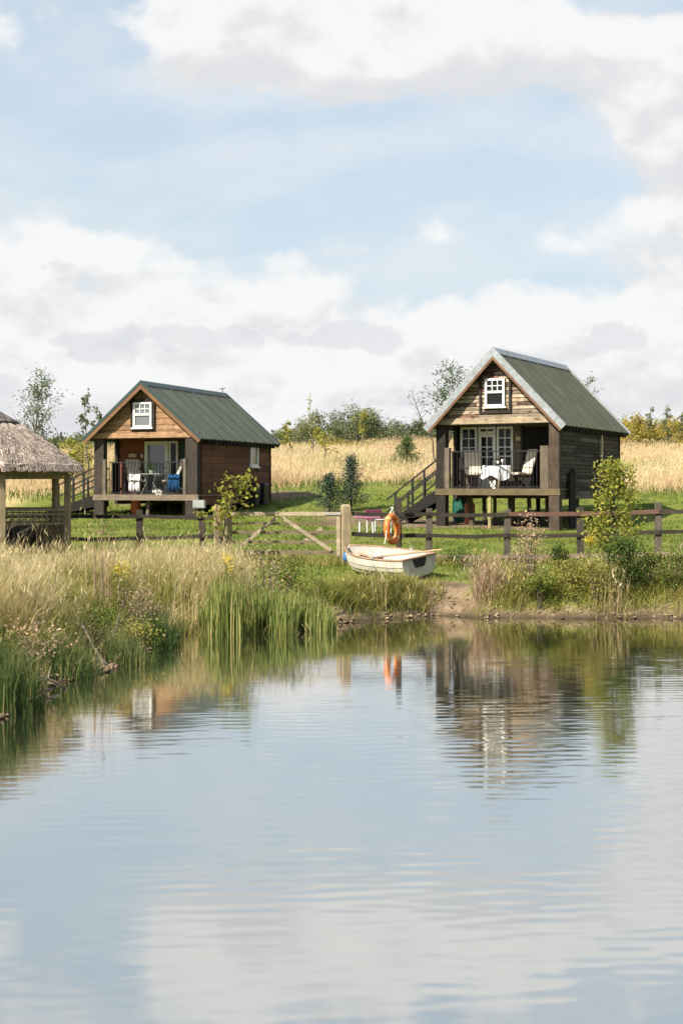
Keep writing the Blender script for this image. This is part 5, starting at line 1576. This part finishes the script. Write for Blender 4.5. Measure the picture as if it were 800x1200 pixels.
RG = 'rush clumps along the left bank'
clump('rush_clump', 'dark green rush clump nearest the camera on the left bank', 'rushes', 8, 838, 16.0, 900, .95, .42, rushm, (.04, .3), (.006, .011), group=RG)
clump('rush_clump', 'low rush clump behind the driftwood on the left bank', 'rushes', 84, 798, 18.7, 520, .62, .42, rushm, (.04, .32), (.006, .011), group=RG)
clump('rush_clump', 'bright rush clump standing in the water right of the bleached branch', 'rushes', 152, 780, 20.2, 520, .62, .36, rushm, (.04, .3), (.006, .011), group=RG, lo=.3)
clump('rush_clump', 'dark rush clump under the overhanging straw grass', 'rushes', 187, 745, 22.4, 480, .8, .32, rushm, (.1, .55), (.006, .011), group=RG, hi=.5)
clump('rush_clump', 'small yellowing rush clump just left of the reed bed', 'rushes', 226, 735, 24.3, 220, .42, .3, tussm, (.1, .6), (.006, .011), group=RG)
SG = 'tall stalks above the left bank'
for i, (px, yy, h_, lb_) in enumerate(((112, 22.8, 1.75, 'tall tuft of pale reed stalks in front of the brown cabin steps'), (124, 23.4, 1.55, 'slightly shorter reed stalks beside the tallest tuft'), (216, 24.4, 1.15, 'thin tuft of tall straw stalks left of the left sapling'), (62, 21.5, 1.2, 'wispy straw stalks in front of the gazebo corner post'))):
    clump('grass_stalks', lb_, 'grass', px, 700, yy, 26, h_, .22, drym if i < 2 else straw, (.02, .16), (.008, .013), .8, SG)
TG = 'tussocks on the bank below the boat'
for px, y_, n_, h_, lb_ in ((398, 27.2, 420, .36, 'yellow-green grass tussock beside the reeds, left of the boat'), (428, 27.6, 520, .42, 'grass tussock under the middle of the boat'), (452, 27.9, 480, .42, 'taller straw tipped tussock under the boat stern'), (478, 28.1, 480, .40, 'drooping grass tussock at the right end of the undercut bank'), (500, 28.5, 260, .26, 'small tussock at the edge of the bare earth')):
    clump('grass_tussock', lb_, 'tussock', px, 700, y_, int(n_ * 1.2), h_, .42, tussm, (.25, 1.0), (.008, .014), .06, TG, (.0, -.22))
clump('grass_tussock', 'fine straw stems rising in front of the boat', 'tussock', 444, 700, 27.4, 46, .75, .16, straw, (.02, .2), (.007, .011), .8, TG)


def bush(name, label, cat, px, y, h, rx, n, size, mat, stem=None, nclump=14, group=None, flowers=None, ry=None, base=.0, asp=.5, nst=7):
    "a leafy plant: stems from the ground carrying clumps of leaves"
    x = at(px, 600, y)[0]; z = landz(x, y); ry = ry or rx * .8
    e_ = empty(name, (x, y, z), 0); tag(e_, label, cat, group)
    cs = []
    for i in range(nclump):
        t = RNG.random() ** .8; a = RNG.uniform(0, 6.283); q = math.sqrt(RNG.random()) * (1 - .55 * t)
        cs.append((math.cos(a) * q * rx, math.sin(a) * q * ry, base + h * (.12 + .86 * t)))
    cs = np.array(cs); ci = RNG.integers(0, nclump, n); sg = np.array([rx * .26, ry * .26, h * .12])
    C = cs[ci] + RNG.normal(size=(n, 3)) * sg; C[:, 2] = np.clip(C[:, 2], .02, None)
    tone = rcl(.15 + .5 * RNG.random(nclump)[ci] + RNG.normal(0, .2, n))
    V_, F_, r_ = leaves(C, RNG.uniform(.6, 1.2, n) * size, tone, .2, asp); np_mesh('foliage', V_, F_, r_, mat, e_)
    g_ = MB()
    for c_ in cs[:nst]:
        g_.tube([(c_[0] * .15, c_[1] * .15, -.05), (c_[0] * .6, c_[1] * .6, c_[2] * .55), tuple(c_)], [.010, .007, .004], 5)
    g_.build('stems', stem or bark, e_)
    if flowers:
        fm, nf, fs_ = flowers; top = cs[np.argsort(-cs[:, 2])[:max(3, nclump // 3)]]
        C = top[RNG.integers(0, len(top), nf)] + RNG.normal(size=(nf, 3)) * [rx * .2, ry * .2, .04] + [0, 0, .06]
        V_, F_, r_ = leaves(C, fs_, RNG.random(nf), .6, .8); np_mesh('blossom', V_, F_, r_, fm, e_)
    return e_


WG = 'weeds along the far bank'
clump('dry_grass_fan', 'pinkish dry grass fan on the bank left of the dock weeds', 'grass', 574, 700, 28.0, 420, .85, .34, drym, (.15, .75), (.007, .013), .45, WG, (-.15, 0))
clump('dry_grass_fan', 'green and straw grass fan between the dry grass and the dock weeds', 'grass', 596, 700, 27.9, 380, .65, .38, tussm, (.1, .6), (.007, .013), .2, WG)
bush('dock_weed', 'tall brown seeding dock weeds on the far bank', 'weed', 622, 28.2, 1.35, .36, 700, .05, drym, nclump=30, group=WG, nst=20, asp=.6)
bush('dock_weed', 'shorter tan seeding weed leaning at the left of the dock weeds', 'weed', 608, 28.5, .95, .26, 340, .045, drym, nclump=18, group=WG, nst=12)
bush('bank_weed', 'dark green bushy weed low on the bank below the dock weeds', 'weed', 631, 27.6, .55, .42, 1500, .055, weedm, group=WG)
bush('bank_weed', 'dark leafy weed just right of the dock weeds', 'weed', 654, 28.6, .80, .26, 800, .06, darkweed, group=WG)
bush('bank_weed', 'olive weed patch left of the yellow-green sapling', 'weed', 668, 27.8, .62, .42, 1300, .05, oliveweed, group=WG)
bush('ragwort', 'yellow flowering ragwort left of the sapling trunk', 'flower', 689, 28.4, .92, .2, 420, .05, oliveweed, group=WG, flowers=(yflower, 150, .035))
bush('bank_weed', 'straw coloured weeds at the foot of the sapling', 'weed', 697, 27.6, .75, .36, 1100, .05, oliveweed, group=WG)
bush('bank_weed', 'largest dark green nettle clump right of the sapling trunk', 'weed', 731, 27.8, .98, .50, 2200, .065, darkweed, group=WG, nclump=22)
bush('bank_weed', 'mid green nettles right of the largest clump', 'weed', 760, 27.9, .70, .42, 1300, .06, weedm, group=WG)
bush('bank_weed', 'light green leafy weeds near the right edge of the bank', 'weed', 790, 27.8, .72, .46, 1300, .06, weedm, group=WG)
clump('dry_grass_fan', 'reddish dry stems at the right end of the bank', 'grass', 797, 700, 28.2, 60, 1.0, .3, drym, (.02, .2), (.008, .012), .7, WG)
clump('dry_grass_fan', 'thin straw grass under the yellow-green sapling', 'grass', 712, 700, 27.7, 260, .75, .42, straw, (.05, .4), (.007, .012), .5, WG)
clump('dry_grass_fan', 'straw grass tuft between the nettles and the fence', 'grass', 775, 700, 28.8, 200, .62, .5, straw, (.05, .4), (.007, .012), .5, WG)
bush('bank_weed', 'pale fluffy seeding weeds behind the reed bed', 'weed', 312, 26.6, 1.05, .5, 520, .05, drym, nclump=26, group='weeds behind the reed bed', nst=18)
bush('bank_weed', 'leafy green weeds among the back of the reeds', 'weed', 335, 26.8, .75, .6, 1300, .06, weedm, group='weeds behind the reed bed')
bush('ragwort', 'small yellow ragwort behind the reed bed', 'flower', 268, 26.2, .85, .18, 300, .045, oliveweed, group='weeds behind the reed bed', flowers=(yflower, 110, .035))
bush('ragwort', 'yellow ragwort in the tall straw grass of the left bank', 'flower', 143, 23.5, .92, .25, 320, .045, oliveweed, group='weeds on the left bank', flowers=(yflower, 150, .033))
bush('thistle', 'brown seeding thistles in the left bank grass', 'weed', 160, 22.6, .85, .35, 420, .045, drym, nclump=22, group='weeds on the left bank', nst=16)
bush('bank_weed', 'green leafy weeds in the middle of the left bank', 'weed', 110, 20.6, .55, .5, 900, .055, weedm, group='weeds on the left bank')
bush('bank_weed', 'brown withered weeds low on the left bank', 'weed', 45, 18.6, .55, .5, 700, .05, drym, group='weeds on the left bank')
bush('bank_weed', 'grey-green leafy weeds near the bleached branch', 'weed', 165, 21.5, .55, .35, 700, .05, oliveweed, group='weeds on the left bank')
bush('bank_weed', 'dark low weeds along the fence left of the grey cabin stilts', 'weed', 545, 32.3, .38, .55, 900, .05, darkweed, group='weeds by the fence')

# low broad leaved growth in the grass of both banks
def herb(n, name, lbl, x0, x1, y0, y1, keep, size, mat, hmax):
    cen = scatter(n, x0, x1, y0, y1, keep); k_ = 16
    C_ = np.repeat(cen, k_, 0); m_ = len(C_); hgt_ = np.repeat(RNG.uniform(.25, 1, len(cen)) * hmax, k_)
    C_ = C_ + np.stack([RNG.normal(0, .10, m_), RNG.normal(0, .10, m_), RNG.random(m_) ** .7 * hgt_], 1)
    tone_ = rcl(np.repeat(RNG.uniform(.05, .7, len(cen)), k_) + RNG.normal(0, .12, m_))
    tag(np_mesh(name, *leaves(C_, RNG.uniform(.5, 1.3, m_) * size, tone_, .3, .5), mat), lbl, 'plants', kind='stuff')


herb(9000, 'undergrowth', 'low leafy green plants mixed through the left bank grass', -8.5, -1.6, 14, 31, lambda x, y: lb(x, y) * sstep(.45, .62, fbm(x * .8 + 7, y * .7, 151, 3)) * .42, .06, weedm, .62)
herb(6000, 'undergrowth', 'withered brown plants mixed through the left bank grass', -8.5, -1.6, 14, 31, lambda x, y: lb(x, y) * sstep(.5, .66, fbm(x * .8 + 17, y * .7, 152, 3)) * .3, .045, drym, .85)
herb(7000, 'undergrowth', 'low leafy plants mixed through the grass of the far bank', 2.8, 8, 27, 30, lambda x, y: np.exp(-((pond_d(x, y) - 1.1) / .55) ** 2) * sstep(.42, .6, fbm(x * 1.1, y * 1.1, 153, 3)) * .35, .055, oliveweed, .55)

# --- driftwood on the left bank
def branch(label, pts, r0, mat=greybark, twigs=3):
    g_ = MB(); p0 = Vector(pts[0]); pts = [Vector(p) - p0 for p in pts]; k = len(pts)
    g_.tube(pts, [r0 * (1 - .6 * i / (k - 1)) for i in range(k)], 7)
    for i in range(twigs):
        a = pts[min(k - 1, 1 + i % (k - 1))]; d_ = Vector((RNG.normal(), RNG.normal() * .6, abs(RNG.normal()) * .5)).normalized() * .28
        g_.tube([a, a + d_ * .6, a + d_ + Vector((0, 0, -.03))], [r0 * .45, r0 * .3, r0 * .15], 5)
    o = g_.build('driftwood_branch', mat, None, smooth=True); o.location = p0
    return tag(o, label, 'branch', 'driftwood on the left bank')


def wp(px, py, y, dz=0): a = at(px, py, y); return (a[0], y, max(a[2], landz(a[0], y), 0) + dz)


branch('pale driftwood branch lying by the nearest rush clump', [wp(33, 806, 17.4, .08), wp(50, 803, 17.6, .1), wp(66, 805, 17.7, .06), wp(80, 812, 17.7, -.02)], .022)
branch('lower forked driftwood stick half in the water', [wp(36, 818, 17.1, .03), wp(50, 818, 17.2, .05), wp(64, 812, 17.3, .05)], .02)
branch('bleached branch leaning out of the bank to the water', [wp(96, 752, 20.3, .25), wp(110, 768, 20.0, .12), wp(121, 782, 19.8, .05), wp(131, 789, 19.7, .0)], .015)
branch('stripped sapling stem leaning on the left bank grass', [wp(128, 778, 20.3, .1), wp(134, 752, 20.5, .12), wp(140, 735, 20.7, .2)], .016)

# --- clods and stones along the waterline
def clods(n, name, lbl, x0, x1, y0, y1, dmax, mat, smin, smax):
    P_ = scatter(n * 40, x0, x1, y0, y1, lambda x, y: (pond_d(x, y) > .0) * (pond_d(x, y) < dmax) * (.2 + sstep(.4, .7, fbm(x * 2, y * 2, 131, 2))))[:n]
    base = np.array([(0, 0, 1), (.9, 0, .3), (.3, .85, .35), (-.75, .5, .3), (-.7, -.55, .35), (.3, -.9, .3), (0, 0, -.5)])
    F0 = np.array([(0, 1, 2), (0, 2, 3), (0, 3, 4), (0, 4, 5), (0, 5, 1), (6, 2, 1), (6, 3, 2), (6, 4, 3), (6, 5, 4), (6, 1, 5)])
    m_ = len(P_); s_ = RNG.uniform(smin, smax, (m_, 1, 1)) ; a = RNG.uniform(0, 6.28, m_); c_, q = np.cos(a), np.sin(a)
    B = base[None] * (1 + RNG.normal(0, .18, (m_, 7, 3))) * s_ * np.stack([RNG.uniform(.8, 1.7, m_), RNG.uniform(.7, 1.2, m_), RNG.uniform(.5, .9, m_)], 1)[:, None, :]
    X = B[..., 0] * c_[:, None] - B[..., 1] * q[:, None]; Y = B[..., 0] * q[:, None] + B[..., 1] * c_[:, None]
    V_ = (np.stack([X, Y, B[..., 2]], 2) + P_[:, None, :]).reshape(-1, 3); F_ = ((np.arange(m_) * 7)[:, None, None] + F0).reshape(-1, 3)
    return tag(np_mesh(name, V_, F_, np.repeat(RNG.random(m_), 10), mat, smooth=False), lbl, 'soil', kind='stuff')


clodm = wood('earth_clods', [(.10, .07, .045), (.22, .16, .10), (.34, .27, .18)], 'x', 'LINEAR', .4, .95)
clods(380, 'clods', 'earth clods and stones along the far waterline', -2.4, 7.5, 25, 28.6, .55, clodm, .015, .055)
# dry and green grass creeping down to the waterline of the far bank
P = scatter(90000, -.8, 8.2, 26.5, 29.4, lambda x, y: inframe(x, y, .03) * np.exp(-((pond_d(x, y) - .75) / .38) ** 2) * sstep(.33, .58, fbm(x * 1.6, y * 1.6, 141, 3)) * (np.exp(-((x - 2.1) / .75) ** 2 - ((y - 28.4) / 1.0) ** 2) < .35)); n = len(P)
P = P[:16000]; n = len(P); b1 = blades(P, RNG.uniform(.08, .38, n), RNG.uniform(.007, .013, n), RNG.uniform(.2, 1.0, n), rcl(.1 + .8 * fbm(P[:, 0] * .9, P[:, 1] * .9, 142, 2) + RNG.normal(0, .15, n)), wind=(0, -.15))
tag(np_mesh('bank_fringe_grass', b1[0], b1[1], b1[2], tussm), 'mixed grass growing down the far bank towards the water', 'grass', kind='stuff')
clods(500, 'clods', 'earth clods along the left waterline', -5, -2, 14.5, 25, .5, clodm, .02, .06)


# --- trees
def tree(name, label, px, y, h, crown_w, mat, barkm, n, size, base=.3, limbs=9, tr=.05, lean=(0, 0), group=None, up=.9, cl=.16, twigs=3, py_base=None, stake=False, cat='tree'):
    x = at(px, 600, y)[0]; z = landz(x, y)
    e_ = empty(name, (x, y, z), 0); tag(e_, label, cat, group)
    g_ = MB(); k = 7
    tp_ = [Vector((lean[0] * t ** 1.5 + RNG.normal() * .02 * h * (t > 0) * (t < 1), lean[1] * t ** 1.5 + RNG.normal() * .02 * h * (t > 0), h * t * .93 - (.08 if t == 0 else 0))) for t in np.linspace(0, 1, k)]
    g_.tube(tp_, [tr * (1 - .85 * i / (k - 1)) for i in range(k)], 7)
    ends = [tp_[-1] + Vector((0, 0, .03 * h)), tp_[-1], tp_[-2] * .5 + tp_[-1] * .5]
    for i in range(limbs):
        t = base + (1 - base) * (i + RNG.random() * .8) / limbs * .95; f_ = t * (k - 1); i0 = min(int(f_), k - 2); p = tp_[i0].lerp(tp_[i0 + 1], f_ - i0)
        a = i * 2.4 + RNG.normal() * .5; ln = crown_w * (.55 + .55 * RNG.random()) * (1 - .6 * ((t - base) / (1 - base)) ** 1.3)
        d_ = Vector((math.cos(a), math.sin(a), up * (.6 + .7 * RNG.random()))).normalized()
        m_ = p + d_ * ln * .5 + Vector((0, 0, .04 * ln)); q = p + d_ * ln + Vector((RNG.normal() * .08 * ln, RNG.normal() * .08 * ln, .10 * ln))
        r0 = tr * (1 - .8 * t) * .6; g_.tube([p, m_, q], [r0, r0 * .65, r0 * .25], 5); ends += [q, m_.lerp(q, .5), m_]
        for j in range(twigs):
            b_ = m_.lerp(q, RNG.random()); w_ = b_ + Vector((RNG.normal(), RNG.normal(), .4 + RNG.random() * .6)).normalized() * ln * (.2 + .25 * RNG.random())
            g_.tube([b_, w_], [r0 * .35, r0 * .12], 4); ends += [w_, b_.lerp(w_, .6)]
    g_.build('trunk', barkm, e_)
    E = np.array([tuple(v) for v in ends]); ci = RNG.integers(0, len(E), n)
    C = E[ci] + RNG.normal(size=(n, 3)) * cl * crown_w
    tone = rcl(.1 + .45 * RNG.random(len(E))[ci] + RNG.normal(.12, .16, n))
    V_, F_, r_ = leaves(C, RNG.uniform(.6, 1.25, n) * size, tone, .1, .6); np_mesh('crown', V_, F_, r_, mat, e_)
    if stake:
        g_ = MB(); g_.tube([(.16, 0, -.1), (.16, 0, min(1.5, h * .6))], .035, 6); g_.build('stake', greybark, e_)
        g_ = MB(); g_.tube([(.16, 0, .35), (.0, 0, .36)], .05, 6); g_.build('guard', paint('tree_guard', (.20, .19, .15), .8), e_) if False else None
    return e_


tree('sapling', 'yellow-green leafy sapling on the far bank in front of the grey cabin', 712, 28.9, 2.62, .62, sapm, darkbark, 2300, .082, .18, 24, .032, (.12, 0), up=.65, cl=.15, twigs=4)
tree('sapling', 'thin yellowish sapling just behind the leafier one on the far bank', 727, 29.6, 2.45, .34, sapm, darkbark, 200, .08, .3, 10, .02, (.25, 0), up=1.2, cl=.14, twigs=2)
tree('sapling', 'broad leaved sapling leaning over the hinge end of the gate', 256, 32.4, 2.1, 1.0, sapm, darkbark, 400, .125, .2, 13, .03, (.45, 0), up=.9, cl=.06, twigs=3)
# far trees
tree('birch_tree', 'tall thin airy birch rising behind the gazebo roof', 36, 60, 4.75, 1.5, birchm, greybark, 2200, .10, .2, 20, .07, (.6, 0), 'thin trees behind the gazebo', 1.5, .09, 4)
tree('sapling', 'tall sparse sapling left of the brown cabin roof', 103, 62, 4.2, .55, birchm, greybark, 190, .17, .4, 9, .04, (.05, 0), 'thin trees behind the gazebo', 1.3, .12, 2)
tree('sapling', 'half hidden sparse sapling touching the brown cabin roof edge', 113, 61, 3.5, .5, birchm, greybark, 130, .16, .4, 8, .04, (0, 0), 'thin trees behind the gazebo', 1.3, .12, 2)
for px, y_, h_, w_, n_, mt, lb_ in ((84, 58, 2.25, .55, 620, sapm, 'bright green bushy tree left of the brown cabin post'), (66, 60, 2.3, .5, 420, birchm, 'dark slender shrub between the birch and the bright green tree'), (48, 62, 1.9, .5, 380, birchm, 'small dark shrub just behind the gazebo roof slope'), (98, 64, 1.6, .7, 520, sapm, 'low yellow-green shrub next to the brown cabin post'), (20, 66, 1.6, .8, 420, birchm, 'low shrub hidden low behind the gazebo roof')):
    tree('shrub', lb_, px, y_, h_, w_, mt, darkbark, n_, .13, .15, 12, .04, (0, 0), 'shrubs behind the gazebo', .8, .17, 3, cat='shrub')
tree('young_tree', 'young tree with open crown and bare left branch behind the grey cabin roof', 524, 57, 5.35, 1.2, birchm, darkbark, 1100, .11, .5, 15, .07, (.12, 0), 'trees behind the grey cabin', .9, .13, 3)
e = tree('young_tree', 'bare branching tree top left of the grey cabin roof', 516, 58, 4.5, .8, birchm, darkbark, 60, .1, .6, 8, .05, (-1.2, 0), 'trees behind the grey cabin', .9, .12, 3)
tree('young_tree', 'sparse tree top showing over the right slope of the grey cabin roof', 690, 60, 5.0, .75, birchm, darkbark, 170, .13, .5, 9, .05, (0, 0), 'trees behind the grey cabin', .6, .12, 2)
for px, y_, h_, w_, n_, sk, lb_ in ((336, 76, 2.5, .45, 420, True, 'bright yellow-green staked tree beside the brown cabin'), (363, 74, 3.9, .35, 90, True, 'tallest bare staked sapling in the hay meadow'), (381, 70, 1.9, .7, 210, False, 'small open crowned sapling in front of the hay meadow'), (372, 80, 2.2, .45, 330, False, 'slender green sapling against the tree line'), (425, 90, 2.9, .5, 420, False, 'bright yellowish sapling in front of the wood')):
    tree('sapling', lb_, px, y_, h_, w_, sapm, greybark, n_, .13, .35, 9, .04, (0, 0), 'saplings in the hay meadow', 1.0, .16, 2, stake=sk)
for px, y_, h_, w_, n_, lb_ in ((745, 84, 2.6, .8, 700, 'reddish green tree just right of the grey cabin'), (762, 86, 3.0, .5, 420, 'upright sapling in the yellow scrub, nearest the grey cabin'), (781, 84, 3.1, .5, 420, 'tall dark sapling in the middle of the yellow scrub'), (800, 88, 2.7, .5, 420, 'sapling at the right edge of the yellow scrub')):
    tree('sapling', lb_, px, y_, h_, w_, treem if px != 745 else scrubm, darkbark, n_, .14, .15, 11, .05, (0, 0), 'saplings in the yellow scrub', 1.0, .16, 3)


def conifer(label, px, y, h, rad, n, mat, size, top=.0, group=None, shape=1.0):
    x = at(px, 600, y)[0]; z = landz(x, y); e_ = empty('conifer', (x, y, z), 0); tag(e_, label, 'conifer', group)
    g_ = MB(); g_.tube([(0, 0, -.1), (.02, 0, h * .5), (0, 0, h * .97)], [.045, .03, .008], 7); parts = []
    nb = 46
    ii_ = []
    for i in range(nb):
        t = .08 + .88 * (i + RNG.random()) / nb; a = i * 2.4 + RNG.normal() * .3; ln = rad * (1 - t ** shape) * RNG.uniform(.7, 1.2) + .03
        p0 = np.array([0, 0, h * t]); p1 = p0 + np.array([math.cos(a) * ln, math.sin(a) * ln, ln * RNG.uniform(.1, .55)])
        g_.tube([tuple(p0), tuple(p1)], [.010, .003], 4); ii_.append((p0, p1))
    g_.build('trunk', darkbark, e_)
    k_ = RNG.integers(0, nb, n); u = RNG.uniform(.15, 1.08, n)[:, None]
    A0 = np.array([q[0] for q in ii_])[k_]; A1 = np.array([q[1] for q in ii_])[k_]
    C = A0 + (A1 - A0) * u + RNG.normal(size=(n, 3)) * .05 * rad / .45
    V_, F_, r_ = leaves(C, RNG.uniform(.6, 1.2, n) * size, rcl(.3 * RNG.random(nb)[k_] + RNG.normal(.35, .2, n)), 0, .28); np_mesh('crown', V_, F_, r_, mat, e_)


conifer('shorter blue-green conifer between the cabins', 386, 50.5, 1.35, .72, 2400, conm, .11, group='young conifers between the cabins', shape=1.3)
conifer('taller pointed blue-green conifer between the cabins', 411, 51.0, 2.0, .80, 3200, conm, .11, group='young conifers between the cabins', shape=.9)
conifer('round dark green juniper standing alone in the hay meadow', 476, 68, 1.75, .66, 3600, junm, .12, group=None, shape=3.0)


# --- the wood on the skyline and the scrub, each one mass
def mass(name, label, cat, px0, px1, y0, y1, prof_px, prof_h, nb, nl, size, mat, group=None, width=(.8, 1.6)):
    parts = []; g_ = MB()
    for i in range(nb):
        y = RNG.uniform(y0, y1); px = RNG.uniform(px0, px1); x = (px - CX) / F * y; z = landz(x, y)
        h = float(np.interp(px, prof_px, prof_h)) * RNG.uniform(.65, 1.08); w = RNG.uniform(*width)
        nc = 11; t = RNG.random(nc) ** .7; a = RNG.uniform(0, 6.28, nc); q = np.sqrt(RNG.random(nc)) * np.sin(np.clip(.25 + t * .8, 0, 1) * math.pi) * w
        cs = np.stack([x + np.cos(a) * q, y + np.sin(a) * q, z + h * (.08 + .9 * t)], 1)
        ci = RNG.integers(0, nc, nl); C = cs[ci] + RNG.normal(size=(nl, 3)) * [w * .25, w * .25, h * .08]
        tb = RNG.random() * .55
        parts.append(leaves(C, RNG.uniform(.6, 1.2, nl) * size, rcl(tb + .25 * RNG.random(nc)[ci] + RNG.normal(.05, .1, nl)), .1, .65))
    return tag(np_mesh(name, *join_np(parts), mat), label, cat, group, 'stuff')


mass('treeline', 'green wood on the skyline between the cabins', 'trees', 318, 640, 97, 108, [318, 340, 360, 385, 415, 430, 450, 480, 520, 600, 640], [1.5, 2.1, 2.5, 2.8, 3.3, 3.0, 2.4, 2.3, 2.2, 2.0, 2.0], 130, 560, .16, treem)
mass('undergrowth', 'yellowish scrub at the foot of the skyline wood', 'scrub', 318, 560, 90, 96, [318, 640], [.9, 1.0], 60, 150, .16, scrubm, width=(.6, 1.1))
mass('scrub', 'golden yellow scrub on the slope right of the grey cabin', 'scrub', 715, 860, 84, 98, [715, 760, 860], [1.9, 2.0, 2.0], 75, 330, .17, scrubm)
mass('hedgerow', 'low green hedgerow on the skyline behind the gazebo', 'hedge', -60, 130, 84, 96, [-60, 60, 130], [1.2, 1.4, 1.6], 60, 260, .18, treem)
